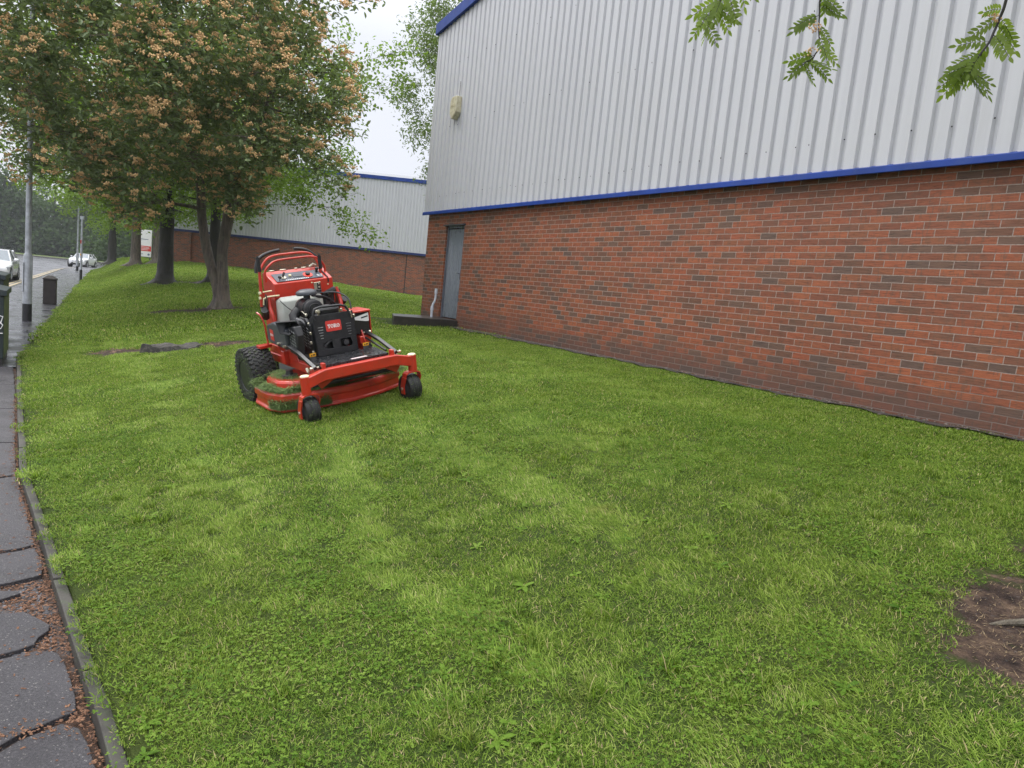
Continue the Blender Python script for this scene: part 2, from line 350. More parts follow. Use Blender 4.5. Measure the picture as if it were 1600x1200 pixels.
slab([(-4, .02), (-4, E1), (2.35, E1), (2.5, .5), (2.56, .27), (2.61, .21), (2.64, .13), (2.66, .09), (2.61, .045), (2.5, .03), (2.3, .025)])
slab([(2.72, .04), (2.70, .09), (2.64, .22), (2.59, .28), (2.53, .5), (2.38, E1), (3.15, E1), (3.19, .5), (3.195, .24), (3.21, .17), (3.22, .11), (3.18, .05), (3.09, .035), (2.97, .03), (2.82, .03)])
slab([(3.25, .18), (3.235, .25), (3.23, .5), (3.19, E1), (3.72, E1), (3.66, .5), (3.62, .22), (3.61, .13), (3.5, .075), (3.44, .05), (3.39, .06), (3.34, .1), (3.28, .12)])
slab([(3.77, .22), (3.75, .5), (3.76, E1), (3.86, E1), (3.90, .5), (3.88, .21), (3.85, .135), (3.82, .13)])
slab([(4.02, .03), (4.0, .08), (3.97, .15), (3.95, .22), (3.94, .5), (3.91, E1), (4.33, E1), (4.35, .5), (4.37, .18), (4.39, .09), (4.43, .03), (4.3, .02), (4.12, .02)])
slab([(4.47, .025), (4.43, .09), (4.41, .18), (4.38, E1), (5.8, E1), (5.86, .11), (5.90, .02), (5.18, .018)])
slab([(5.94, .02), (5.90, .11), (5.84, E1), (6.9, E1), (6.94, .02)])
slab([(6.97, .02), (6.93, E1), (8.4, E1), (8.43, .02)])
slab([(8.46, .02), (8.43, E1), (9.9, E1), (9.9, .02)])
slab([(9.93, .02), (9.93, E1), (11.38, E1), (11.38, .04)])
# grit and stones in the broken patch: small stones one could pick up but nobody would count
def scatter_bits(name, n, fn, size, mat, flat=.4, **k):
    V = []; F = []; base = np.array([(-1, -1, 0), (1, -1, 0), (1, 1, 0), (-1, 1, 0), (-.6, -.6, 1), (.6, -.6, 1), (.6, .6, 1), (-.6, .6, 1)], float)
    q = np.array([(0, 3, 2, 1), (4, 5, 6, 7), (0, 1, 5, 4), (1, 2, 6, 5), (2, 3, 7, 6), (3, 0, 4, 7)])
    for i in range(n):
        x, y, z, sc_ = fn(); a_ = rnd.uniform(0, 6.28); b = base * rng.uniform(.6, 1.2, (8, 3)) * np.array([size * sc_ * rnd.uniform(.9, 1.5), size * sc_ * rnd.uniform(.22, .8), size * flat * sc_])
        c_, s_ = math.cos(a_), math.sin(a_); V.append(np.stack([b[:, 0] * c_ - b[:, 1] * s_ + x, b[:, 0] * s_ + b[:, 1] * c_ + y, b[:, 2] + z], 1)); F.append(q + 8 * i)
    return tag(np_mesh(name, np.concatenate(V), np.concatenate(F), mat), **k)
def f():
    s = rnd.uniform(3.2, 4.0); x, y = W2(s, float(kerbu(s)) - rnd.uniform(.03, .6)); return x, y, -.022, rnd.uniform(.4, 1.5)
M['stone'] = simple('grey chippings', (.10, .10, .11), .6, var=.6, scale=25)
scatter_bits('loose_gravel', 1500, f, .0065, M['stone'], .6, kind='stuff', label='loose grey chippings in the broken part of the pavement', cat='gravel')
t = MT('dry orange bits', .8); oi = t.co('Position'); t.set(color=t.ramp(t.noise(oi, 150, 2), [(.3, (.05, .022, .012)), (.5, (.13, .055, .025)), (.7, (.24, .13, .07))])); M['bits'] = t.m
def f():
    m_ = rnd.random(); zz = .001
    if m_ < .45: s = rnd.uniform(1.5, 9); dd = abs(rnd.gauss(0, .022)) + .003
    elif m_ < .85: s = rnd.choice([rnd.uniform(3.22, 3.98), rnd.uniform(3.62, 3.96)]); dd = rnd.uniform(0, .12 if s < 3.6 else .5); zz = -.014
    elif m_ < .93: s = rnd.choice([2.66, 3.22, 4.40, 5.92, 2.62, 2.66]) + rnd.gauss(0, .025); dd = rnd.uniform(0, .3)
    else: s = rnd.uniform(1.5, 7); dd = abs(rnd.gauss(0, .12))
    x, y = W2(s, float(kerbu(s)) - dd); return x, y, zz, rnd.uniform(.4, 1.5)
scatter_bits('leaf_litter', 3000, f, .0055, M['bits'], .25, kind='stuff', label='orange brown leaf litter gathered along the edging kerb', cat='leaf litter')
# road surface and what lies beyond it
rd = MB(); e_ = []
for s in np.concatenate([np.arange(-10, 60, 2.), np.arange(60, 151, 5.)]): x, y = W2(s, float(kerbu(s)) - PW - .12); e_.append((x, y))
poly = e_ + [(-30, 153), (-95, 126), (-190, 92), (-190, 80)] + [W2(s, -11.5)[:2] for s in (70, 50, 20, -10)]
rd.add([(x, y, -.11) for x, y in poly], [tuple(range(len(poly)))]); tag(rd.build('road', M['asphalt'], smooth=0), kind='structure')
def line_strip(name, off, w, s0, s1, mat):
    ss = np.arange(s0, s1, 1.0); mb = MB(); vs = []
    for s in ss:
        k0 = float(kerbu(s)) - PW - .12
        for uu in (off, off + w): x, y = W2(s, k0 - uu); vs.append((x, y, -.106))
    mb.add(vs, [(2 * i, 2 * i + 1, 2 * i + 3, 2 * i + 2) for i in range(len(ss) - 1)]); tag(mb.build(name, mat, smooth=0), kind='structure')
line_strip('road_marking', .22, .09, -8, 130, M['yellowline']); line_strip('road_marking', .42, .09, -8, 130, M['yellowline'])
vg = MB(); vg.add([(-190, 92, 0.05), (-95, 126, .05), (-30, 153, .05), (120, 205, .05), (60, 420, 2), (-420, 360, 2), (-420, 60, 1)], [tuple(range(7))]); tag(vg.build('verge', M['earth'], smooth=0), kind='structure')
kb = MB(); L0 = [(-190, 92), (-95, 126), (-30, 153)]
kb.tube([(x, y - .06, -.04) for x, y in L0], .16, 4); tag(kb.build('road_kerb', M['kerbstone'], smooth=0), kind='structure')
vg = MB(); vg.add([(-189, 92.6, .1), (-95, 126.6, .1), (-30, 153.6, .1), (-33, 157, .25), (-96, 130, .25), (-190, 96, .25)], [tuple(range(6))]); M['vergegrass'] = simple('verge grass', (.12, .17, .04), .9, var=.3, scale=2, bump=.4, bscale=12); tag(vg.build('verge', M['vergegrass'], smooth=0), kind='structure')
#@@PART2
# ================================================================== BUILDINGS
def brick_mat(name, dark=1.0):
    t = MT(name, .75); v = t.co('Object'); sx = t.n('ShaderNodeSeparateXYZ'); t.l(v, sx.inputs[0]); cb = t.n('ShaderNodeCombineXYZ')
    wv = t.math('MULTIPLY', t.math('SUBTRACT', t.noise(v, 7, 3), .5), .009); t.l(t.math('ADD', t.math('ADD', sx.outputs[0], sx.outputs[1]), wv), cb.inputs[0]); t.l(t.math('ADD', sx.outputs[2], wv), cb.inputs[1]); uv = cb.outputs[0]
    def bt(c1, c2, mo, ms):
        b = t.n('ShaderNodeTexBrick'); t.l(uv, b.inputs[0]); b.inputs['Scale'].default_value = 1; b.inputs['Brick Width'].default_value = .225; b.inputs['Row Height'].default_value = .075
        b.inputs['Mortar Size'].default_value = ms; b.inputs['Mortar Smooth'].default_value = .25; b.offset = .5; b.offset_frequency = 2
        b.inputs['Color1'].default_value = col(c1); b.inputs['Color2'].default_value = col(c2); b.inputs['Mortar'].default_value = col(mo); b.inputs['Bias'].default_value = 0; return b
    b = bt(0., 1., .5, .0046)
    # one random value per brick, from its cell
    streak = t.noise(t.map(uv, (8, 62, 1)), 1.0, 5, .75); blot = t.noise(uv, 9, 4, .6)
    cellc = t.ramp(b.outputs[0], [(0, (.14, .082, .068)), (.05, (.115, .075, .070)), (.10, (.15, .070, .048)), (.19, (.205, .070, .040)), (.30, (.285, .088, .042)), (.42, (.225, .074, .040)), (.52, (.33, .105, .050)), (.60, (.255, .082, .042)), (.70, (.295, .085, .042)), (.78, (.19, .078, .050)), (.84, (.13, .072, .060)), (.88, (.25, .09, .045)), (.95, (.31, .092, .045))], 'CONSTANT')
    cc = t.mix(t.ramp(blot, [(.54, 0.0), (.60, .35)]), cellc, (.11, .070, .055)); blot2 = t.noise(t.map(uv, (30, 5, 1)), 1.0, 3, .5); cc = t.mix(t.ramp(blot2, [(.60, 0.0), (.64, .5)]), cc, (.12, .075, .058)); cc = t.mix(1.0, cc, (.96, .86, .68), 'MULTIPLY')
    cc = t.mix(1.0, cc, t.ramp(streak, [(.30, (.38, .40, .42)), (.46, (.92, .92, .92)), (.60, (1.1, 1.08, 1.05)), (.72, (1.7, 1.5, 1.35))]), 'MULTIPLY')
    big = t.noise(uv, .45, 4, .6); cc = t.mix(1.0, cc, t.ramp(big, [(.3, (.80, .82, .84)), (.7, (1.12, 1.08, 1.04))]), 'MULTIPLY')
    # rising damp and splash dirt at the foot of the wall
    damp = t.math('ADD', sx.outputs[2], t.math('MULTIPLY', t.noise(uv, 3, 4), -.5)); cc = t.mix(t.ramp(damp, [(.0, .62), (.22, 0.0)]), cc, (.065, .045, .035))
    mor = t.ramp(t.noise(uv, 40, 4), [(.3, (.22, .17, .145)), (.7, (.45, .36, .315))]); mor = t.mix(t.ramp(damp, [(.1, .8), (.5, .12)]), mor, (.13, .095, .08))
    t.set(color=t.mix(b.outputs[1], cc, mor), rough=t.ramp(streak, [(.3, .75), (.7, .5)]), normal=t.bump(b.outputs[1], .8, -.009, t.bump(streak, .75, .006))); return t.m
M['brick'] = brick_mat('red rusticated brick')
t = MT('white coated steel cladding', .38); v = t.co('Object'); n_ = t.noise(t.map(v, (7, 7, .35)), 1, 5, .6); n2_ = t.noise(v, 1.3, 3)
cl_ = t.mix(t.ramp(n2_, [(.45, 0.0), (.75, .3)]), t.ramp(n_, [(.3, (.485, .488, .515)), (.7, (.525, .528, .556))]), (.50, .50, .51))
run = t.ramp(t.noise(t.map(v, (11, 11, .16)), 1.0, 4, .7), [(.56, 0.0), (.75, .30)]); cl_ = t.mix(run, cl_, (.36, .36, .345))
t.set(color=cl_, rough=.36, normal=t.bump(t.noise(t.map(v, (3, 3, .8)), 1, 3), .15, .012)); M['clad'] = t.m
M['blue'] = simple('blue coated flashing', (.006, .036, .22), .5, var=.2, scale=3, bump=.05, spec=.3, dirt=((.05, .08, .2), .4))
M['navy'] = simple('navy flashing', (.012, .022, .11), .4, var=.1)
M['roofgrey'] = simple('grey roof sheet', (.19, .20, .215), .5, var=.1)
M['doorgrey'] = MT('grey painted steel door', .34, coat=.2).m
t = MT('grey painted door', .30, coat=.25); v = t.co('Object'); a = t.noise(t.map(v, (6, 6, 1.2)), 1.6, 5, .65)
t.set(color=t.ramp(a, [(.35, (.085, .10, .125)), (.7, (.13, .15, .18))]), rough=t.ramp(a, [(.4, .16), (.6, .45)]), normal=t.bump(a, .12, .02)); M['doorgrey'] = t.m
M['darkvoid'] = simple('dark seal', (.015, .015, .017), .8)
def cladding(x0, x1, zb, zt, pitch=.1835, d=.034, crown=.114, web=.018):
    """trapezoid ribs standing towards -y; top follows zt(x)"""
    pr = []; x = x0
    while x < x1:
        for dx, y in ((0, -d), (crown, -d), (crown + web, 0), (pitch - web, 0)):
            if x + dx <= x1: pr.append((x + dx, y))
        x += pitch
    mb = MB(); vs = []
    for px, py in pr: vs += [(px, py, zb), (px, py, zt(px))]
    mb.add(vs, [(2 * i, 2 * i + 2, 2 * i + 3, 2 * i + 1) for i in range(len(pr) - 1)]); return mb
WZ = .70   # bottom of the wall, below the turf
cx, cy = W2(14.98, 7.067)
B1 = empty('warehouse', (cx, cy, WZ), -(math.pi / 2 - A), label='large warehouse close by on the right, brick below and ribbed white cladding above', cat='warehouse')
LEN, DEP, HB = 30.0, 40.0, 3.24 - WZ
dx0, dx1, dz0, dz1 = 14.98 - 14.06, 14.98 - 13.23, .985 - WZ, 2.955 - WZ
T = .24
mb = MB()
for (a0, a1, b0, b1) in ((0, dx0, 0, HB), (dx1, LEN, 0, HB), (dx0, dx1, dz1, HB), (dx0, dx1, 0, dz0)): mb.box(((a0 + a1) / 2, T / 2, (b0 + b1) / 2), (a1 - a0, T, b1 - b0))
mb.box((T / 2 + .001, DEP / 2 + T, HB / 2), (T, DEP, HB)); mb.build('brick_wall', M['brick'], B1, smooth=0)
ZT = lambda x: 7.20 - WZ + .14 * (x if x < 15 else 30 - x)
cl = cladding(-.05, LEN, 3.27 - WZ, ZT); cl.v = [(x, y - .045, z) for x, y, z in cl.v]
c_ = cl.build('cladding', M['clad'], B1, smooth=0, fix=False); sd = c_.modifiers.new('sheet', 'SOLIDIFY'); sd.thickness = .002; sd.offset = 1
side = cladding(0, DEP, 3.27 - WZ, lambda x: 7.2 - WZ); side.v = [(-.045 + y, x, z) for x, y, z in side.v]; side.build('cladding', M['clad'], B1, smooth=0, fix=False)
mb = MB(); mb.box((-.055, -.050, (7.2 + 3.27) / 2 - WZ), (.075, .075, 7.22 - 3.27)); mb.build('corner_trim', M['clad'], B1, smooth=0)
# flashing between brick and cladding: sloping top, drip nose, dark underside
pf = [(.0, 3.305 - WZ), (-.05, 3.30 - WZ), (-.112, 3.275 - WZ), (-.116, 3.212 - WZ), (-.104, 3.207 - WZ), (-.100, 3.232 - WZ), (.0, 3.235 - WZ)]
mb = MB(); mb.prism([(y, z) for y, z in pf], 'x', -.12, LEN); mb.build('base_flashing', M['blue'], B1, smooth=0, bevel=.004)
# verge trim along the roof slope
mb = MB(); n_ = len(range(0, 2))
for xa, xb in ((-.16, 15.0), (15.0, 30.1)):
    za, zb_ = ZT(max(xa, 0)) - (.14 * .16 if xa < 0 else 0), ZT(min(xb, 30))
    mb.prism([(xa, za - .06), (xb, zb_ - .06), (xb, zb_ + .17), (xa, za + .17)], 'y', -.15, .02); 
mb.build('verge_trim', M['blue'], B1, smooth=0, bevel=.006)
mb = MB(); zr = [ZT(0) + .1, ZT(15) + .1]; mb.add([(-.2, 0, zr[0] - .03), (15, 0, zr[1]), (30, 0, zr[0]), (-.2, DEP, zr[0] - .03), (15, DEP, zr[1]), (30, DEP, zr[0])], [(0, 1, 4, 3), (1, 2, 5, 4)]); mb.build('roof', M['roofgrey'], B1, smooth=0)
mb = MB(); mb.box((-.10, DEP / 2, ZT(0) + .06), (.1, DEP, .18)); mb.build('gutter', M['blue'], B1, smooth=0)
# door
dr = MB(); dr.box(((dx0 + dx1) / 2, .075, (dz0 + dz1) / 2 - .02), (dx1 - dx0 - .10, .045, dz1 - dz0 - .085), b=.004); d_ = dr.build('door', M['doorgrey'], B1, smooth=30)
fr = MB()
for xx in (dx0 + .022, dx1 - .022): fr.box((xx, .075, (dz0 + dz1) / 2), (.044, .07, dz1 - dz0 - .002))
fr.box(((dx0 + dx1) / 2, .075, dz1 - .023), (dx1 - dx0 - .09, .068, .044)); fr.build('frame', M['doorgrey'], d_, smooth=0, bevel=.003)
lt = MB(); lt.prism([(-.075, dz1 + .02), (.03, dz1 + .045), (.03, dz1 + .0), (-.07, dz1 - .005)], 'x', dx0 - .03, dx1 + .03); lt.build('drip_bar', M['dgrey'], B1, smooth=0, bevel=.003)
kh = MB(); kh.box((dx1 - .12, .047, dz0 + .95), (.035, .012, .16), b=.003); kh.tube([(dx1 - .12, .045, dz0 + .98), (dx1 - .12, .0, dz0 + .98), (dx1 - .21, -.004, dz0 + .98)], .009, 8); kh.build('handle', M['doorgrey'], d_)
kb = MB(); kb.box(((dx0 + dx1) / 2, .35, (dz0 + dz1) / 2), (dx1 - dx0 + .2, .02, 2.2)); kb.build('door_backing', M['darkvoid'], B1, smooth=0)
# fixings: small dark-headed screws with a washer, in rows
sc0 = None
def screw(x, z):
    global sc0
    if sc0 is None:
        q = MB(); q.lathe([(.008, 0), (.008, -.003), (.005, -.004), (.005, -.008), (.0, -.009)], (0, 0, 0), 'y', 8); sc0 = q.build('screw', M['darkvoid'], B1); o = sc0
    else: o = sc0.copy(); S.collection.objects.link(o)
    o.location = (x, -.0775, z); return o
k = 0
for row, (zz, st) in enumerate(((3.60, 1), (5.05, 2), (6.35, 2))):
    i = 3 + row
    while i * .1835 < 12.6 and k < 96:
        screw(i * .1835 + .02 + rnd.uniform(0, .08), zz - WZ + rnd.uniform(-.02, .02)); k += 1; i += rnd.choice((1, 2, 2)) * st
# alarm bell box with its aerial
ab = empty('alarm_box', tuple(B1.matrix_basis @ Vector((0, 0, 0))), 0, label='weathered cream alarm bell box mounted on the white cladding near its corner', cat='alarm box')
ab.location = (cx, cy, WZ); ab.rotation_euler = (0, 0, -(math.pi / 2 - A))
ax = 14.98 - 13.86; q = MB(); q.prism([(ax - .12, 5.26 - WZ), (ax - .12, 5.50 - WZ), (ax - .05, 5.58 - WZ), (ax + .15, 5.58 - WZ), (ax + .15, 5.26 - WZ), (ax + .03, 5.13 - WZ), (ax - .03, 5.13 - WZ)], 'y', -.21, -.078)
t = MT('aged cream plastic', .5); v = t.co(); t.set(color=t.ramp(t.noise(v, 14, 5, .7), [(.3, (.26, .21, .10)), (.5, (.50, .46, .32)), (.75, (.62, .59, .46))])); M['aged'] = t.m
q.build('casing', M['aged'], ab, smooth=30, bevel=.015); q = MB(); q.tube([(ax + .05, -.10, 5.6 - WZ), (ax + .055, -.10, 5.9 - WZ)], .004, 6); q.build('aerial', M['darkvoid'], ab)
q = MB(); q.box((ax - .01, -.212, 5.40 - WZ), (.16, .004, .06), b=.001); q.build('name_strip', M['aged'], ab)
# mulch and gravel strip at the foot of the wall
mb = MB(); vs = []; ss = np.arange(-6, 13.1, .1); 
for s in ss:
    for j in range(6):
        u = 6.76 + .06 * j + (.04 * math.sin(s * 5) + .02 * math.sin(s * 13) if j == 0 else 0); x, y = W2(s, u); vs.append((x, y, tz(x, y) + .012 + .012 * math.sin(j * .6 + 1) + rnd.uniform(-.006, .006)))
mb.add(vs, [(6 * i + j, 6 * i + 6 + j, 6 * i + 7 + j, 6 * i + j + 1) for i in range(len(ss) - 1) for j in range(5)])
t = MT('dark mulch', .8); P = t.co('Position'); a = t.noise(P, 55, 6, .8); t.set(color=t.ramp(a, [(.35, (.016, .013, .011)), (.58, (.06, .048, .04)), (.75, (.12, .10, .08))]), normal=t.bump(a, 1, .02)); M['mulch'] = t.m
tag(mb.build('mulch_strip', M['mulch'], smooth=60, fix=False), kind='structure')
def f():
    s = rnd.uniform(-1, 13.1) if rnd.random() < .6 else rnd.uniform(8, 13.2); u = 7.05 - abs(rnd.gauss(0, .12)) - .0; x, y = W2(s, u); return x, y, tz(x, y) + .015, rnd.uniform(.4, 1.5)
M['chip'] = simple('pale chippings', (.12, .10, .085), .8, var=.7, scale=20)
scatter_bits('wall_gravel', 1100, f, .013, M['chip'], .6, kind='stuff', label='pale gravel chippings along the foot of the brick wall', cat='gravel')
# concrete step in front of the door
st = MB(); sv_ = [(13.15, 5.62), (14.12, 6.0), (14.5, 7.06), (13.15, 7.06)]; st.prism([W2(*p) for p in sv_][::-1], 'z', .55, .985)
M['wetconc'] = simple('dark wet concrete', (.030, .028, .026), .35, var=.4, scale=5, bump=.35, bscale=45, dirt=((.07, .065, .055), .6))
tag(st.build('door_step', M['wetconc'], smooth=0, bevel=.012), 'low dark wet concrete step slab in front of the grey door', 'step')
# grey waste pipe rising from the step
px_, py_ = W2(13.87, 6.80); q = MB(); q.tube([(px_, py_, .98), (px_, py_, 1.20)], .028, 12); q.tube([(px_, py_, 1.13), (px_, py_, 1.22)], .036, 12)
ux, uy = NV * .0 - DV * .05
q.tube([(px_, py_, 1.2), (px_ + .01, py_, 1.26), (px_ + .045, py_ - .01, 1.33), (px_ + .055, py_ - .01, 1.4), (px_ + .055, py_ - .01, 1.58)], .025, 12); q.tube([(px_ + .055, py_ - .01, 1.49), (px_ + .055, py_ - .01, 1.60)], .033, 12)
M['pvc'] = simple('pale grey plastic pipe', (.48, .50, .54), .4, var=.08); tag(q.build('waste_pipe', M['pvc']), 'pale grey plastic waste pipe standing on the step left of the door', 'pipe')
# second warehouse, far side of the lawn
B2 = empty('warehouse', (-22.6, 46, .6), math.radians(-.8), label='farther long warehouse with a lower brick wall, seen beyond the red mower', cat='warehouse')
bl = 30; hb = 3.62 - .6; ht = 8.05 - .6
mb = MB(); mb.box((bl / 2, .15, hb / 2), (bl, .3, hb)); mb.box((.151, 9, hb / 2), (.3, 17.7, hb)); mb.box((1.0, -.06, hb / 2), (.5, .115, hb)); mb.build('brick_wall', M['brick'], B2, smooth=0)
for xj in (3.4, 15.1, 24.): q = MB(); q.box((xj, -.002, hb / 2), (.05, .012, hb - .01)); q.build('movement_joint', M['darkvoid'], B2, smooth=0)
cl = cladding(-.05, bl, hb + .03, lambda x: ht, .2, .035, .10, .02); cl.v = [(x, y - .05, z) for x, y, z in cl.v]; cl.build('cladding', M['clad'], B2, smooth=0, fix=False)
cl = cladding(0, 18, hb + .03, lambda x: ht, .2, .035, .10, .02); cl.v = [(-.05 + y, x, z) for x, y, z in cl.v]; cl.build('cladding', M['clad'], B2, smooth=0, fix=False)
q = MB(); q.box((bl / 2, -.05, hb), (bl + .2, .16, .14)); q.build('base_flashing', M['navy'], B2, smooth=0)
q = MB(); q.box((bl / 2, -.06, ht + .08), (bl + .3, .18, .22)); q.build('eaves_trim', M['blue'], B2, smooth=0)
q = MB(); q.add([(-.2, .04, ht + .2), (bl + .2, .04, ht + .2), (bl + .2, 9, ht + 1.7), (-.2, 9, ht + 1.7), (-.2, 18, ht + .2), (bl + .2, 18, ht + .2)], [(0, 1, 2, 3), (3, 2, 5, 4)]); q.build('roof', M['roofgrey'], B2, smooth=0)
#@@PART3
# ================================================================== FOLIAGE
def leaf_mat(name, c1, c2, c3=None, trans=.35, rough=.42, sc_=.9):
    """leaf colour differs per leaf through a noise on its own position"""
    t = MT(name, rough, spec=.3 if rough < .6 else .1); P = t.co('Object'); a = t.noise(P, 6, 3, .7); b = t.noise(P, sc_, 3)
    cc = t.ramp(a, [(.32, c1), (.62, c2)] + ([(.78, c3)] if c3 else [])); cc = t.mix(t.ramp(b, [(.4, 0.0), (.65, .35)]), cc, c2)
    t.set(color=cc); tr = t.n('ShaderNodeBsdfTranslucent'); t.l(t.mix(1.0, cc, (1.25, 1.3, .7), 'MULTIPLY'), tr.inputs[0])
    mx = t.n('ShaderNodeMixShader'); mx.inputs[0].default_value = trans; t.l(t.b.outputs[0], mx.inputs[1]); t.l(tr.outputs[0], mx.inputs[2]); t.l(mx.outputs[0], t.o.inputs[0]); return t.m
def bark_mat(name, c1, c2, c3):
    t = MT(name, .75); v = t.co('Object'); a = t.noise(t.map(v, (14, 14, 2.2)), 1, 6, .7, .6); b = t.noise(v, 3, 4)
    t.set(color=t.mix(t.ramp(b, [(.5, 0.0), (.7, .6)]), t.ramp(a, [(.3, c1), (.65, c2)]), c3), normal=t.bump(a, 1.0, .035), rough=t.ramp(b, [(.4, .5), (.7, .85)])); return t.m
M['bark1'] = bark_mat('grey brown bark', (.022, .017, .013), (.15, .115, .085), (.14, .14, .10))
M['bark2'] = bark_mat('dark wet bark', (.006, .006, .005), (.028, .023, .018), (.045, .045, .03))
M['bark3'] = bark_mat('pale fissured bark', (.03, .025, .02), (.17, .14, .11), (.13, .13, .09))
M['leafA'] = leaf_mat('whitebeam leaves', (.085, .125, .055), (.185, .24, .105), (.34, .39, .23), .3)
M['leafB'] = leaf_mat('fresh green leaves', (.085, .155, .022), (.20, .30, .045), (.31, .41, .09), .5)
M['leafC'] = leaf_mat('ash leaves', (.07, .12, .03), (.16, .22, .07), (.25, .31, .12), .45)
M['leafD'] = leaf_mat('woodland leaves', (.03, .056, .022), (.07, .115, .04), (.12, .17, .06), .3, rough=.7, sc_=.25)
M['leafE'] = leaf_mat('rowan leaves', (.11, .17, .028), (.20, .28, .05), (.28, .35, .09), .55)
t = MT('tan blossom', .85); v = t.co(); t.set(color=t.ramp(t.noise(v, 9, 4, .8), [(.3, (.44, .26, .12)), (.5, (.68, .44, .21)), (.7, (.80, .57, .31)), (.82, (.84, .72, .46))])); M['blossom'] = t.m
def unit(n):
    v = rng.normal(size=(n, 3)); return v / np.linalg.norm(v, axis=1)[:, None]
def leaves(P, size, wid=.5, droop=.3, up=.5, shape='diamond', asp_j=.25):
    """P (n,3) leaf bases -> vertex, face arrays; each leaf a folded blade"""
    n = len(P); d = unit(n); d[:, 2] = d[:, 2] * .6 - droop; d /= np.linalg.norm(d, axis=1)[:, None]
    nn = unit(n); nn[:, 2] = np.abs(nn[:, 2]) + up; w = np.cross(d, nn); w /= np.linalg.norm(w, axis=1)[:, None] + 1e-9; nrm = np.cross(w, d)
    L = (size * rng.uniform(1 - asp_j, 1 + asp_j, n))[:, None]; hw = L * wid * .5; f = L * .08
    if shape == 'diamond':
        V = np.stack([P, P + d * L * .45 + w * hw + nrm * f, P + d * L, P + d * L * .45 - w * hw + nrm * f], 1)
        F = np.array([[0, 1, 2], [0, 2, 3]]); k = 4
    else:
        V = np.stack([P, P + d * L * .28 + w * hw * .8 + nrm * f, P + d * L * .68 + w * hw * .85 + nrm * f, P + d * L - nrm * f, P + d * L * .68 - w * hw * .85 + nrm * f, P + d * L * .28 - w * hw * .8 + nrm * f], 1)
        F = np.array([[0, 1, 2], [0, 2, 3], [0, 3, 4], [0, 4, 5]]); k = 6
    return V.reshape(-1, 3), (F[None] + (np.arange(n) * k)[:, None, None]).reshape(-1, 3)
def join_np(parts):
    V = []; F = []; o = 0
    for v, f in parts: V.append(v); F.append(f + o); o += len(v)
    return np.concatenate(V), np.concatenate(F)
def curve_pts(a, b, sag=.0, n=6, wob=.1):
    a = Vector(a); b = Vector(b); L = (b - a).length; P_ = []; o1 = Vector((rnd.uniform(-1, 1), rnd.uniform(-1, 1), rnd.uniform(-1, 1))) * wob * L
    for i in range(n + 1):
        f_ = i / n; P_.append(a.lerp(b, f_) + o1 * math.sin(f_ * math.pi) + Vector((0, 0, -sag * L * math.sin(f_ * math.pi))))
    return P_
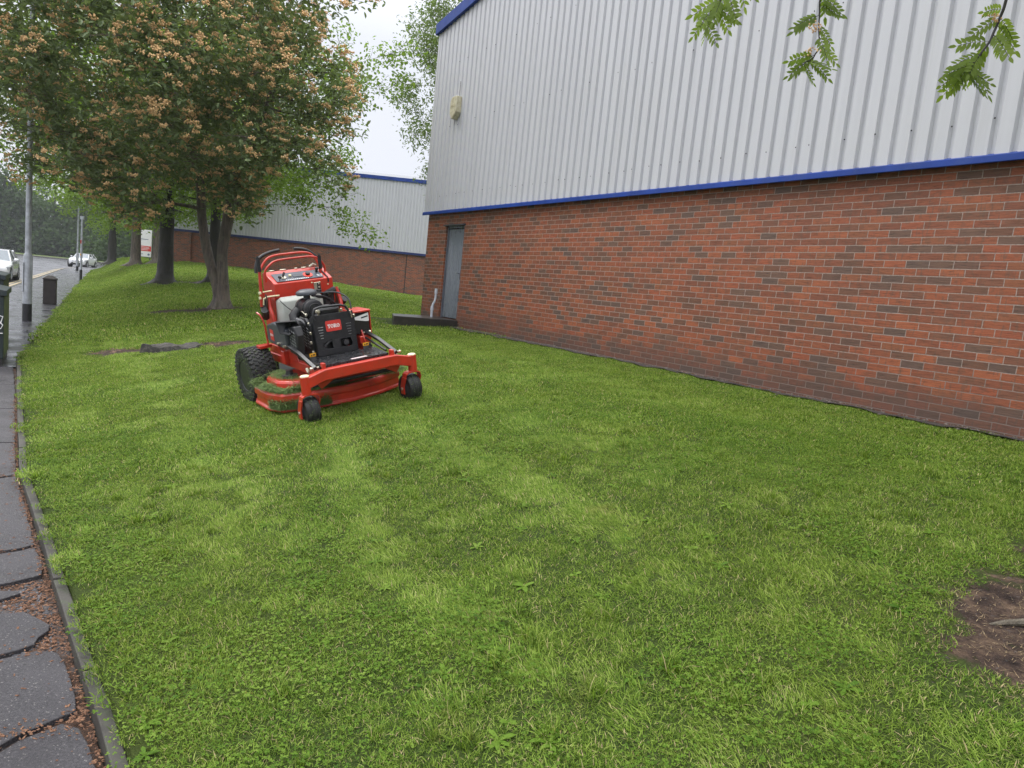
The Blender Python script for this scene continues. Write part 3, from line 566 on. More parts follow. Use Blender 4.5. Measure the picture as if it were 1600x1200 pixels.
def make_tree(name, base, trunks, clusters, bark, leafm, leaf_n, leaf_s, wid=.5, r0=.2, droop=.3, crad=.6, flat=.75, twig=6, limb_r=.05, blossom=0, up=.5, root=True, shape='diamond', **k):
    """trunks: list of [(point, radius)...] world space; clusters: (n,3) world centres"""
    B = Vector(base); root_o = empty(name, base, 0, **k); mb = MB(); tops = []
    for tr in trunks:
        P_ = [Vector(p) - B for p, r in tr]; R_ = [r for p, r in tr]
        # subdivide smoothly
        PP = []; RR = []
        for i in range(len(P_) - 1):
            for j in range(4):
                f_ = j / 4; p0, p1, p2, p3 = P_[max(i - 1, 0)], P_[i], P_[i + 1], P_[min(i + 2, len(P_) - 1)]
                PP.append(.5 * ((2 * p1) + (p2 - p0) * f_ + (2 * p0 - 5 * p1 + 4 * p2 - p3) * f_ ** 2 + (-p0 + 3 * p1 - 3 * p2 + p3) * f_ ** 3)); RR.append((R_[i] * (1 - f_) + R_[i + 1] * f_) * rnd.uniform(.96, 1.04))
        PP.append(P_[-1]); RR.append(R_[-1]); n0 = len(mb.v); mb.tube(PP, RR, 14); tops += [(p, r) for p, r in zip(PP, RR)][len(PP) // 3:]
        if root:  # flared, buttressed foot
            for vi in range(n0, n0 + 14 * 4):
                v = Vector(mb.v[vi]); h = v.z; ang = math.atan2(v.y - PP[0].y, v.x - PP[0].x)
                fl = max(0, 1 - h / .32) ** 2 * (.55 + .45 * math.sin(ang * 4 + len(name)) + .25 * math.sin(ang * 7 + 1)); mb.v[vi] = (v.x + (v.x - PP[0].x) * fl, v.y + (v.y - PP[0].y) * fl, v.z)
    # limbs from trunk to clusters
    cl = np.asarray(clusters) - np.array(base); lm = MB(); nodes = [(Vector(p), r) for p, r in tops]
    order = np.argsort([min((Vector(c) - p).length for p, r in tops) for c in cl]); twp = []
    for i in order:
        c = Vector(cl[i]); best = min(nodes, key=lambda q: (q[0] - c).length + (0 if q[0].z < c.z + .3 else .8) + max(0, .02 - q[1]) * 30)
        a, ra = best; ra = min(ra * .7, limb_r * (.5 + .25 * (c - a).length)); L = (c - a).length; n_ = max(3, min(7, int(L / .35)))
        P_ = curve_pts(a, c, -.06, n_, .09); R_ = [ra * (1 - .75 * j / n_) + .003 for j in range(n_ + 1)]; lm.tube(P_, R_, 5, caps=False)
        nodes += [(p, r) for p, r in zip(P_[1:], R_[1:])][::2]; twp.append((c, ra))
        for j in range(twig):
            dd = Vector(unit(1)[0]); dd.z = dd.z * .6 + .05; e2 = c + dd * crad * rnd.uniform(.5, 1.0); lm.tube(curve_pts(P_[-2], e2, -.04, 3, .1), [.006, .005, .004, .003], 3, caps=False)
    mb.build('trunk', bark, root_o, smooth=60, fix=False); lm.build('limbs', bark, root_o, smooth=60, fix=False)
    # leaves: sprays around every cluster, denser towards the outside of the clump
    per = rng.multinomial(leaf_n, np.ones(len(cl)) / len(cl)); pts = []
    for c, n_ in zip(cl, per):
        ns_ = max(1, n_ // 7); d_ = unit(ns_); rr = crad * rng.uniform(.25, 1.1, ns_) ** .6 * rng.uniform(.7, 1.15)
        sc_ = c + d_ * rr[:, None] * np.array([1, 1, flat]); pts.append(np.repeat(sc_, 7, 0) + rng.normal(size=(ns_ * 7, 3)) * leaf_s * .9)
    pts = np.concatenate(pts); V, F = leaves(pts, leaf_s, wid, droop, up, shape); np_mesh('crown', V, F, leafm, root_o, False)
    if blossom:
        cen = cl.mean(0); ext = cl.std(0) * 2; idx = rng.integers(0, len(cl), blossom); d_ = unit(blossom) * .8; out_ = (cl[idx] - cen) / ext; out_ /= np.linalg.norm(out_, axis=1)[:, None] + 1e-6
        d_ = d_ + out_ * .7 + np.array([0, 0, .35]); d_ /= np.linalg.norm(d_, axis=1)[:, None]
        C_ = cl[idx] + d_ * crad * rng.uniform(.75, 1.12, blossom)[:, None] * np.array([1, 1, flat + .1])
        # each head: a dozen floret puffs
        pf_ = []; nf = 16
        cc_ = np.repeat(C_, nf, 0) + rng.normal(size=(blossom * nf, 3)) * np.array([.042, .042, .018]); sz = rng.uniform(.012, .026, len(cc_))[:, None]
        o_ = np.array([(1, 0, 0), (-1, 0, 0), (0, 1, 0), (0, -1, 0), (0, 0, 1), (0, 0, -1)], float); V = (cc_[:, None] + o_[None] * sz[:, None] * rng.uniform(.7, 1.3, (len(cc_), 6, 1))).reshape(-1, 3)
        f8 = np.array([(0, 2, 4), (2, 1, 4), (1, 3, 4), (3, 0, 4), (2, 0, 5), (1, 2, 5), (3, 1, 5), (0, 3, 5)]); F = (f8[None] + (np.arange(len(cc_)) * 6)[:, None, None]).reshape(-1, 3)
        np_mesh('blossom', V, F, M['blossom'], root_o, False)
    return root_o
def shell_clusters(c, r, n, inner=.35, zmin=None, seed=1, gap=.0):
    rg = np.random.default_rng(seed); P = []
    while len(P) < n:
        d = rg.normal(size=3); d /= np.linalg.norm(d); rr = rg.uniform(inner, 1) ** .6; p = np.array(c) + d * rr * np.array(r)
        if zmin is not None and p[2] < zmin + .4 * math.sin(p[0] * 2 + p[1]): continue
        if gap and math.sin(p[0] * 1.9 + seed) * math.sin(p[1] * 1.7) * math.sin(p[2] * 2.1 + 1) > gap: continue
        if all(np.linalg.norm(p - q) > .42 for q in P[-150:]) or rg.random() < .1: P.append(p)
    return np.array(P)
# nearest tree: twin-stemmed, tan blossom heads
bx, by = -6.93, 16.39; bz = tz(bx, by)
trk = [[((bx + .04, by, bz - .1), .15), ((bx + .0, by, bz + .3), .125), ((bx - .13, by, bz + .7), .108), ((bx - .34, by + .03, bz + 1.3), .105), ((bx - .48, by + .02, bz + 2.0), .10), ((bx - .56, by, bz + 2.8), .095), ((bx - .8, by - .2, bz + 3.8), .08), ((bx - 1.2, by - .4, bz + 5.), .05)],
       [((bx + .12, by, bz - .1), .17), ((bx + .10, by, bz + .3), .145), ((bx + .07, by, bz + .7), .125), ((bx + .04, by - .02, bz + 1.3), .12), ((bx + .12, by, bz + 2.0), .125), ((bx + .22, by, bz + 2.8), .12), ((bx + .6, by + .1, bz + 3.8), .09), ((bx + 1.0, by + .1, bz + 5.2), .05)]]
c1 = shell_clusters((-7.95, 15.7, 5.6), (3.8, 3.3, 3.2), 330, .35, 2.95, seed=4, gap=.28)
c1 = c1[~((c1[:, 0] > -5.3) & (c1[:, 2] < 3.3))]
ex = [(-11.9, 15.2, 5.9), (-11.8, 15.4, 5.0), (-11.4, 15.0, 4.3), (-4.2, 16, 7.6), (-4.4, 16.2, 3.9)]
c1 = np.concatenate([c1, np.array(ex)])
make_tree('flowering_tree', (bx, by, bz), trk, c1, M['bark1'], M['leafA'], 40000, .135, .50, crad=.48, flat=.75, blossom=3000, limb_r=.05, droop=.05, up=1.0, shape='oval',
          label='twin-stemmed nearest tree with dark leaves and tan blossom heads, behind the mower', cat='tree')
# limes and maples in the row behind
def row_tree(x, y, r0, H, cr, n, lab, leafn=26000, mat='leafB', bark='bark2', ls=.13, zlow=2.4, seed=3, lean=0, off=(0, 0), name='tree', group=None, cz=None, hz=None, extra=None):
    z = tz(x, y); tr = [[((x, y, z - .1), r0 * 1.25), ((x, y, z + .4), r0), ((x + lean * .5, y, z + 2.2), r0 * .85), ((x + lean, y, z + 4.), r0 * .6), ((x + lean, y, z + H * .8), r0 * .2)]]
    hz = hz or (H - zlow) / 2; cc = shell_clusters((x + off[0], y + off[1], z + zlow + hz * .95), (cr, cr, hz), n, .35, z + zlow, seed=seed)
    if extra: cc = np.concatenate([cc, np.array(extra)])
    return make_tree(name, (x, y, z), tr, cc, M[bark], M[mat], leafn, ls, .6, crad=.75, flat=.6, limb_r=.06, droop=.45, label=lab, cat='tree', group=group)
GR = 'row of mature trees on the lawn'
row_tree(-12.66, 25.34, .27, 9.5, 4.6, 210, 'thick dark-trunked tree with bright green leaves, standing alone just behind the twin-stemmed tree', 34000, seed=5, zlow=2.1, group=GR, off=(-.8, -.8))
row_tree(-11.2, 25.9, .20, 9.5, 4.4, 190, 'dark tree whose trunk shows between the two stems of the flowering tree', 30000, seed=6, zlow=2.6, group=GR, off=(1.0, -1.2), extra=[(-6.6, 24.6, 3.9), (-6.0, 24.5, 3.5), (-5.4, 24.4, 3.15), (-7.2, 24.6, 4.6), (-6.3, 24.4, 4.5), (-5.6, 24.5, 8.9), (-5.0, 24.5, 9.1), (-4.5, 24.5, 9.3), (-5.9, 24.5, 8.1), (-5.2, 24.5, 7.9), (-6.4, 24.5, 8.6), (-6.2, 24.5, 7.4), (-4.7, 24.5, 8.3), (-6.6, 24.5, 9.4), (-7.0, 24.5, 7.6), (-7.4, 24.4, 8.5)])
row_tree(-22.0, 40.6, .27, 11, 5.5, 190, 'farther brown-trunked tree standing between the red and white board and the pavement', 24000, seed=7, zlow=2.5, group=GR, ls=.16, bark='bark1')
row_tree(-20.7, 40.4, .24, 11, 5.0, 150, 'farther tree with pale fissured bark partly overlapping the edge of the red and white board', 20000, seed=8, zlow=2.9, group=GR, ls=.16, bark='bark3', off=(1.5, 2))
row_tree(-34.5, 60, .35, 12, 6, 150, 'distant tree beyond the board at the bend of the road', 14000, seed=9, zlow=2.4, group=GR, ls=.22)
row_tree(-27.5, 66, .35, 12, 6.5, 150, 'distant tree behind the red and white board, at the far end of the lawn', 14000, seed=12, zlow=2.2, group=GR, ls=.22, mat='leafD')
# ash behind the big warehouse corner
ax_, ay_ = -.6, 27.6; z = tz(ax_, ay_); rg = np.random.default_rng(3)
cA = shell_clusters((-1.8, 27.6, 9.6), (3.3, 2.6, 5.8), 190, .5, 4.2, seed=21, gap=.25)
make_tree('ash_tree', (ax_, ay_, z), [[((ax_, ay_, z - .1), .25), ((ax_, ay_, z + 3), .2), ((ax_ - .6, ay_, z + 6), .15), ((ax_ - .9, ay_, z + 11), .06)]], cA, M['bark1'], M['leafC'], 34000, .15, .36, crad=.6, flat=.95, limb_r=.045, droop=.5,
          label='loose airy ash tree showing past the corner of the big warehouse', cat='tree')
# rowan overhanging the camera's right: compound leaves on drooping twigs
def rowan():
    R0 = (3.0, 2.8, tz(3.0, 2.8)); ro = empty('rowan_tree', R0, 0, label='overhanging rowan whose feathery leaf sprays hang down against the white cladding', cat='tree'); B = Vector(R0)
    tb = MB(); tp = [Vector((3.0, 2.8, R0[2] - .1)), Vector((3.02, 2.82, 1.2)), Vector((3.1, 3.0, 2.2)), Vector((3.0, 3.3, 3.2)), Vector((2.8, 3.6, 4.3)), Vector((2.6, 3.8, 5.4))]
    tb.tube([p - B for p in tp], [.15, .12, .11, .09, .06, .03], 12); tb.build('trunk', M['bark1'], ro, smooth=60, fix=False)
    lb = MB(); LV = []; LF = []; fb = []; nv = 0
    def spray(o, d, L=.17):
        """one pinnate leaf: 6 pairs of leaflets and a tip one"""
        nonlocal nv
        o = Vector(o); d = Vector(d); d.y *= .45; d = d.normalized(); side = d.cross(Vector((rnd.gauss(.1, .35), 1, rnd.gauss(-.2, .3)))).normalized(); nr = side.cross(d)
        pts = [o + d * (L * i / 7) + Vector((0, 0, -.03 * (i / 7) ** 2)) for i in range(8)]; lb.tube([p - B for p in pts], .0014, 3, caps=False)
        jobs = [(pts[7], d)] + [(pts[i], (d * .75 + side * s_ * .95).normalized()) for i in range(1, 7) for s_ in (-1, 1)]
        for p, q_ in jobs:
            l = L * rnd.uniform(.26, .34); w = q_.cross(nr).normalized() * l * .21; dr_ = Vector((0, 0, -l * .18)) + nr * rnd.uniform(-.004, .004)
            for f_, g_ in ((0, 0), (.3, 1), (.7, .85), (1, 0), (.7, -.85), (.3, -1)): LV.append(p + q_ * l * f_ + w * g_ + dr_ * f_ * f_ - B)
            LF.extend([(nv, nv + 1, nv + 5), (nv + 1, nv + 2, nv + 5), (nv + 2, nv + 4, nv + 5), (nv + 2, nv + 3, nv + 4)]); nv += 6
    def bloom(o):
        for i in range(26): fb.append(Vector(o) + Vector((rnd.gauss(0, .022), rnd.gauss(0, .022), rnd.gauss(0, .012))) - B)
    def tw(pts, r, nl, bl=(), L=.17, lo=.25):
        P_ = [Vector(p) for p in pts]; PP = []
        for i in range(len(P_) - 1):
            for j in range(4): PP.append(P_[i].lerp(P_[i + 1], j / 4) + Vector((rnd.uniform(-.006, .006),) * 3))
        PP.append(P_[-1]); n = len(PP); lb.tube([p - B for p in PP], [r * (1 - .65 * i / (n - 1)) for i in range(n)], 6)
        for i in range(nl):
            f_ = lo + (1 - lo) * (i + 1) / nl; q_ = PP[min(n - 1, int(f_ * (n - 1)))]
            a_ = rnd.uniform(0, 6.28); spray(q_, (math.cos(a_), math.sin(a_) * .7, rnd.uniform(-.9, -.05)), L * rnd.uniform(.8, 1.1))
        for f_ in bl: bloom(PP[int(f_ * (n - 1))] + Vector((-.03, -.02, .03)))
    # hanging twigs (metres, worked out from how far the leaves are)
    tw([(1.35, 4.1, 4.3), (1.15, 4.2, 3.75), (.98, 4.25, 3.42), (.88, 4.28, 3.26)], .008, 26, L=.15)
    tw([(1.7, 4.0, 4.2), (1.50, 4.2, 3.62), (1.49, 4.22, 3.38), (1.53, 4.23, 3.18)], .008, 8, (.5, .95), .14, .5); tw([(1.53, 4.23, 3.16), (1.50, 4.22, 3.10), (1.44, 4.2, 3.06)], .005, 6, (.5,), .13, .1)
    tw([(2.66, 4.0, 4.4), (2.52, 4.15, 3.75), (2.50, 4.2, 3.45), (2.46, 4.2, 3.28), (2.38, 4.2, 3.14), (2.33, 4.22, 3.09)], .011, 22, (.52,), .16, .42)
    tw([(3.0, 3.3, 3.2), (2.8, 3.8, 4.1), (2.6, 4.0, 4.5), (2.2, 4.1, 4.7)], .04, 4); tw([(2.8, 3.6, 4.3), (2.0, 4.0, 4.6), (1.35, 4.1, 4.4), (.9, 4.2, 4.6)], .03, 6); tw([(2.0, 4.0, 4.6), (1.7, 4.0, 4.3)], .02, 2)
    for i in range(70):
        o = Vector((rnd.uniform(.6, 4.6), rnd.uniform(2.2, 4.8), rnd.uniform(4.7, 6.4))); tw([(2.7, 3.7, 4.9), o], .012, 9, L=.19, lo=.6)
    lb.build('twigs', M['bark2'], ro, smooth=60, fix=False); np_mesh('leaves', np.array([tuple(v) for v in LV]), np.array(LF), M['leafE'], ro)
    P_ = np.array([tuple(v) for v in fb]); o_ = np.array([(1, 0, 0), (-1, 0, 0), (0, 1, 0), (0, -1, 0), (0, 0, 1), (0, 0, -1)], float) * .006; V = (P_[:, None] + o_[None]).reshape(-1, 3)
    f8 = np.array([(0, 2, 4), (2, 1, 4), (1, 3, 4), (3, 0, 4), (2, 0, 5), (1, 2, 5), (3, 1, 5), (0, 3, 5)]); np_mesh('blossom', V, (f8[None] + (np.arange(len(P_)) * 6)[:, None, None]).reshape(-1, 3), M['blossom'], ro)
rowan()
# woodland beyond the bend: one mass of trunks and clumped leaves
def wood(name, pts, lab, n, seed, hs=(9, 15), ls=.42):
    rg = np.random.default_rng(seed); tb = MB(); C_ = []
    for x, y, z0 in pts:
        H = rg.uniform(*hs); tb.tube([(x, y, z0), (x + rg.uniform(-.4, .4), y, z0 + H * .5), (x + rg.uniform(-.8, .8), y, z0 + H * .9)], [.28, .2, .06], 6)
        for k in range(34):
            d = unit(1)[0]; rr = rg.uniform(.3, 1) ** .5; C_.append((x + d[0] * 3.6 * rr, y + d[1] * 3 * rr, z0 + H * .52 + d[2] * H * .5 * rr))
        for k in range(16): C_.append((x + rg.uniform(-4, 4), y - 2 + rg.uniform(-2.5, 3), z0 + rg.uniform(.2, 4.5)))
    C_ = np.array(C_); ix = rg.integers(0, len(C_), n); P_ = C_[ix] + rg.normal(size=(n, 3)) * np.array([1.1, 1.1, .9]); P_[:, 2] = np.maximum(P_[:, 2], .1)
    V, F = leaves(P_, ls, .75, .2, .3); o = np_mesh(name, V, F, M['leafD']); tag(o, lab, 'woodland', kind='stuff')
    tag(tb.build('woodland_trunks', M['bark2'], smooth=60, fix=False), 'dark trunks standing in the woodland beyond the bend', 'woodland', kind='stuff')
W_ = []
for i in range(50):
    f_ = i / 49; x = -150 + f_ * 150; y = 112 + f_ * 56
    W_.append((x + rnd.uniform(-2, 2), y + rnd.uniform(3, 9), .1)); W_.append((x + rnd.uniform(-2, 2), y + rnd.uniform(12, 24), .6))
wood('woodland', W_, 'dense dark green woodland beyond the bend of the road', 190000, 5, (10, 17), .72)
W_ = [(rnd.uniform(-35, -24), rnd.uniform(78, 102), 1.2) for i in range(16)] + [(-60 + 5 * i, 108 + rnd.uniform(-4, 8) + i * .5, .5) for i in range(14)]
wood('woodland', W_, 'dark trees closing the view at the end of the lawn', 110000, 9, (8, 14), .52)
#@@PART4
# ================================================================== MOWER
MR = Matrix(((0.75387, -0.63813, -0.15642), (0.62322, 0.7699, -0.13727), (0.20802, 0.006, 0.97811)))
MO = Vector((-1.2481, 6.1352, 0.4599))
def mower():
    r = empty('stand_on_mower', MO, 0, label='red and black stand-on lawn mower parked on the grass slope, wet clippings on its deck', cat='lawn mower'); r.rotation_euler = MR.to_euler()
    red, blk = M['red'], M['black']
    # ---- rear tyres with chevron tread
    tyre0 = None
    for sx in (-1, 1):
        cx_ = .505 * sx; c = (cx_, 1.2, .264)
        mb = MB(); pr = [(.135, -.105), (.150, -.112), (.20, -.118), (.238, -.112), (.252, -.095), (.256, -.05), (.257, 0), (.256, .05), (.252, .095), (.238, .112), (.20, .118), (.150, .112), (.135, .105), (.125, .06), (.125, -.06), (.135, -.105)]
        mb.lathe(pr[:-1], c, 'x', 48)
        # tread lugs: staggered wavy rows
        nr = 34
        for i in range(nr):
            for j, (xx, sk, w) in enumerate(((-.092, .5, .036), (-.055, -.5, .034), (-.018, .5, .034), (.018, -.5, .034), (.055, .5, .034), (.092, -.5, .036))):
                a_ = 2 * math.pi * (i + .5 * (j % 2)) / nr; rr = .2585 if abs(xx) < .08 else .255
                R_ = Matrix.Rotation(-a_, 3, 'X') @ Matrix.Rotation(sk, 3, 'Z') if False else (Matrix.Rotation(a_, 3, 'X') @ Matrix.Rotation(sk * .75, 3, 'Z'))
                p = Vector((cx_ + xx, 1.2 - math.sin(a_) * rr, .264 + math.cos(a_) * rr)); mb.box(p, (w, .026, .013), R_, b=.003)
        for i in range(nr):  # shoulder lugs
            for q in (-1, 1):
                a_ = 2 * math.pi * i / nr; R_ = Matrix.Rotation(a_, 3, 'X'); p = Vector((cx_ + q * .112, 1.2 - math.sin(a_) * .243, .264 + math.cos(a_) * .243)); mb.box(p, (.012, .022, .026), R_, b=.003)
        ty = mb.build('tyre', M['rubber'], r, smooth=35); ty['label'] = 'chunky chevron-treaded rear tyre'
        mb = MB(); s_ = sx
        mb.lathe([(.136, .108 * s_), (.140, .112 * s_), (.142, .104 * s_), (.132, .06 * s_), (.128, .02 * s_), (.105, .0), (.08, .012 * s_), (.045, .016 * s_), (.04, .045 * s_), (.0, .046 * s_)], c, 'x', 40)
        for k in range(5): a_ = k * 1.2566; mb.lathe([(.009, .012 * s_), (.009, .026 * s_), (0, .028 * s_)], (cx_, 1.2 + .06 * math.cos(a_), .264 + .06 * math.sin(a_)), 'x', 6)
        mb.build('rim', M['rimblack'], ty, smooth=35)
    # ---- casters
    for sx in (-1, 1):
        X = .490 * sx; yc = .045; zc = .124
        mb = MB(); mb.lathe([(.05, -.052), (.085, -.062), (.112, -.06), (.122, -.048), (.126, -.03), (.1235, -.026), (.1235, -.018), (.127, -.014), (.128, 0), (.127, .014), (.1235, .018), (.1235, .026), (.126, .03), (.122, .048), (.112, .06), (.085, .062), (.05, .052)], (X, yc, zc), 'x', 36); w_ = mb.build('caster_wheel', M['rubber'], r, smooth=35)
        mb = MB(); mb.lathe([(.052, -.04), (.05, -.052), (.03, -.058), (.014, -.066), (.014, .066), (.03, .058), (.05, .052), (.052, .04)], (X, yc, zc), 'x', 20); mb.build('hub', M['dgrey'], w_)
        fk = MB()
        for q in (-1, 1):
            fk.prism([(yc - .028, zc - .05), (yc + .028, zc - .05), (yc + .03, zc + .02), (.035, .235), (-.035, .235), (yc - .03, zc + .02)], 'x', X + q * .078 - .006, X + q * .078 + .006)
        pts = [(X - .078, 0, .232), (X - .072, 0, .262), (X - .045, 0, .277), (X, 0, .280), (X + .045, 0, .277), (X + .072, 0, .262), (X + .078, 0, .232)]
        for i in range(len(pts) - 1):
            a_, b_ = pts[i], pts[i + 1]; fk.prism([(a_[0], a_[2] - .006), (b_[0], b_[2] - .006), (b_[0], b_[2] + .007), (a_[0], a_[2] + .007)], 'y', -.036, .036)
        fo = fk.build('caster_fork', red, r, smooth=30, bevel=.003)
        for q in (-1, 1): mb = MB(); mb.lathe([(.013, q * .084), (.013, q * .092), (0, q * .094)], (X, yc, zc), 'x', 6); mb.build('axle_nut', M['steel'], fo)
    # ---- front beam with upright bosses
    mb = MB(); P_ = [(-.508, 0, .372), (-.334, -.006, .418), (.334, -.006, .418), (.508, 0, .372)]; hh = .046; dd = .034
    vs = [];
    for x, y, z in P_: vs += [(x, y - dd, z - hh), (x, y - dd, z + hh), (x, y + dd, z + hh), (x, y + dd, z - hh)]
    fs = [(4 * i + j, 4 * i + (j + 1) % 4, 4 * i + 4 + (j + 1) % 4, 4 * i + 4 + j) for i in range(3) for j in range(4)] + [(0, 1, 2, 3), (12, 13, 14, 15)]
    mb.add(vs, fs); bmq = mb.build('front_beam', red, r, smooth=20, bevel=.007, seg=3)
    for sx in (-1, 1):
        mb = MB(); mb.lathe([(.036, .285), (.040, .287), (.040, .428), (.036, .431)], (.508 * sx, 0, 0), 'z', 24); mb.build('caster_boss', red, r)
        mb = MB(); mb.lathe([(.037, .430), (.037, .437), (.030, .442), (0, .443)], (.508 * sx, 0, 0), 'z', 24); mb.build('boss_cap', M['cream'], r)
        mb = MB(); mb.prism([(.20 * sx, .372), (.40 * sx, .35), (.36 * sx, .29)], 'y', .03, .045); mb.prism([(.14 * sx, -.03), (.42 * sx, -.02), (.40 * sx, .09), (.24 * sx, .06)], 'z', .366, .372); mb.build('gusset', red, r, smooth=0, bevel=.002)
        mb = MB(); mb.box((.325 * sx, .03, .478), (.03, .05, .06), b=.004); mb.build('arm_bracket', red, r, smooth=0)
        # frame rails and side plates
        mb = MB(); mb.box((.30 * sx, .66, .40), (.05, 1.28, .08), b=.006); mb.box((.305 * sx, 1.1, .45), (.02, .36, .14), b=.004); mb.box((.345 * sx, .80, .455), (.06, .07, .12), b=.005); mb.prism([(.55, .44), (.95, .44), (1.05, .58), (.9, .60), (.6, .52)], 'x', .325 * sx - .004, .325 * sx + .004); mb.build('frame_rail', red, r, smooth=20)
        # deck lift arms: black flat bars with plated pins
        mb = MB(); xa = .385 * sx; path = [(xa, .78, .60), (xa, .60, .592), (xa, .36, .553), (xa, .05, .468)]
        mb.tube(path, .021, 4, sq=(1, 0, .4)); mb.tube([(xa - .03 * sx, .62, .56), (xa - .02 * sx, .2, .47)], .011, 8); la = mb.build('lift_arm', blk, r, smooth=20, bevel=.002)
        for (a_, b_, c_) in ((xa, .06, .47), (xa, .60, .592), (xa, .74, .60)): mb = MB(); mb.tube([(a_ - .03, b_, c_), (a_ + .034, b_, c_)], .009, 8); mb.tube([(a_ + .03 * sx, b_, c_), (a_ + .045 * sx, b_, c_)], .014, 6); mb.build('pin', M['steel'], la)
        mb = MB(); mb.tube([(.36 * sx, .95, .60), (.37 * sx, .66, .575)], .010, 8); mb.build('link_rod', M['steel'], la)
        mb = MB(); mb.tube([(.42 * sx, .12, .45), (.42 * sx, .12, .35)], .007, 6); mb.tube([(.42 * sx, .12, .43), (.42 * sx, .15, .46)], .013, 6); mb.build('adjuster_bolt', M['steel'], la)
    mb = MB(); mb.box((0, 1.28, .40), (.62, .05, .09), b=.005); mb.build('cross_member', red, r, smooth=20); mb = MB(); mb.box((0, .40, .395), (.60, .05, .07), b=.005); mb.build('cross_member', red, r, smooth=20)
    mb = MB(); mb.tube([(-.36, .085, .315), (.36, .085, .315)], .017, 10); mb.tube([(-.36, .085, .315), (-.40, .12, .30)], .012, 8); mb.build('anti_scalp_bar', blk, r)
    # ---- cutting deck: lower shell, skirt lip, raised centre
    low = [(-.60, 1.02), (-.645, .90), (-.65, .56), (-.585, .385), (-.33, .285), (0, .235), (.33, .285), (.585, .385), (.65, .56), (.645, .90), (.60, 1.02)]
    mb = MB(); n = len(low); zs = [(1.0, .062), (1.0, .078), (.972, .090), (.972, .150), (.992, .158), (.992, .205), (.965, .222)]; cxm, cym = 0, .66; vs = []
    for k_, z_ in zs: vs += [(cxm + (x - cxm) * k_, cym + (y - cym) * k_, z_) for x, y in low]
    fs = [(i * n + j, i * n + (j + 1) % n, (i + 1) * n + (j + 1) % n, (i + 1) * n + j) for i in range(len(zs) - 1) for j in range(n)] + [tuple(range((len(zs) - 1) * n, len(zs) * n))]
    mb.add(vs, fs); dk = mb.build('cutting_deck', red, r, smooth=25, bevel=.004)
    st = [(-.47, .93), (-.545, .84), (-.555, .56), (-.47, .42), (-.32, .365), (0, .33), (.32, .365), (.47, .42), (.555, .56), (.545, .84), (.47, .93)]; mb = MB(); n = len(st); vs = []
    for k_, z_ in ((1.0, .215), (.985, .285), (.955, .305)): vs += [(x * k_, .66 + (y - .66) * k_, z_) for x, y in st]
    mb.add(vs, [(i * n + j, i * n + (j + 1) % n, (i + 1) * n + (j + 1) % n, (i + 1) * n + j) for i in range(2) for j in range(n)] + [tuple(range(2 * n, 3 * n))]); mb.build('deck_top', red, r, smooth=25, bevel=.004)
    for X in (-.40, 0, .40): mb = MB(); mb.lathe([(.07, .300), (.07, .33), (.035, .335), (.03, .37), (0, .372)], (X, .62, 0), 'z', 16); mb.build('spindle_housing', blk, r)
    # ---- footplate, guard with hoop
    mb = MB(); mb.prism([(-.345, .035), (.30, .045), (.355, .40), (-.33, .40)], 'z', .470, .480); mb.prism([(-.345, .035), (.30, .045), (.30, .052), (-.345, .042)], 'z', .455, .4702)
    for i in range(15):
        for j in range(8): xx = -.30 + i * .04 + (.02 if j % 2 else 0); yy = .075 + j * .042; mb.box((xx, yy, .4812), (.022, .006, .003), Matrix.Rotation(.8 if (i + j) % 2 else -.8, 3, 'Z'), b=.001)
    mt = MT('black tread mat', .28); v = mt.co(); mt.set(color=mt.ramp(mt.noise(v, 60, 4, .7), [(.45, (.010, .011, .013)), (.62, (.03, .03, .033)), (.72, (.16, .16, .165))]), rough=mt.ramp(mt.noise(v, 12, 3), [(.4, .15), (.6, .42)]), normal=mt.bump(mt.noise(v, 90, 3), .4, .004))
    fp = mb.build('footplate', mt.m, r, smooth=20); mb = MB(); mb.box((.03, .075, .4835), (.15, .034, .002), Matrix.Rotation(.02, 3, 'Z')); mb.build('white_label', M['sticker_w'], fp, smooth=0)
    # guard: flat front plate with openings
    X0, X1, Z0, Z1, Y = -.192, .192, .485, .842, .405
    def quad(mb, x0, x1, z0, z1): mb.box(((x0 + x1) / 2, Y + (((z0 + z1) / 2) - Z0) * .12, (z0 + z1) / 2), (x1 - x0, .006, z1 - z0), Matrix.Rotation(-.12, 3, 'X'))
    # built as strips around two windows
    mb = MB(); F_ = lambda x, z, y_=0: (x, Y + (z - Z0) * .12 + y_, z)
    def plate(poly, th=.006, mi=0): n_ = len(poly); mb.add([F_(*p) for p in poly] + [F_(*p, th) for p in poly], [tuple(range(n_)), tuple(range(n_, 2 * n_))[::-1]] + [(i, (i + 1) % n_, n_ + (i + 1) % n_, n_ + i) for i in range(n_)], mi)
    wl = [(-.135, .545), (-.045, .533), (-.045, .610), (-.075, .612), (-.135, .583)]; wr = [(.035, .533), (.135, .533), (.150, .555), (.135, .607), (.035, .607)]
    plate([(X0 - .0, Z0), (X1 + .0, Z0), (X1, .533), (X0, .533)])
    plate([(X0, .533), (-.135, .533), (-.135, .612), (X0, .612)]); plate([(-.135, .533), (-.045, .533), (-.135, .545)]); plate([(-.135, .583), (-.075, .612), (-.135, .612)])
    plate([(-.045, .533), (.035, .533), (.035, .612), (-.045, .612)]); plate([(.135, .533), (X1, .533), (X1, .612), (.135, .612), (.135, .607), (.150, .555)])
    plate([(.035, .607), (.135, .607), (.135, .612), (.035, .612)])
    plate([(X0, .612), (X1, .612), (X1, .83), (X1 - .02, Z1), (X0 + .02, Z1), (X0, .83)])
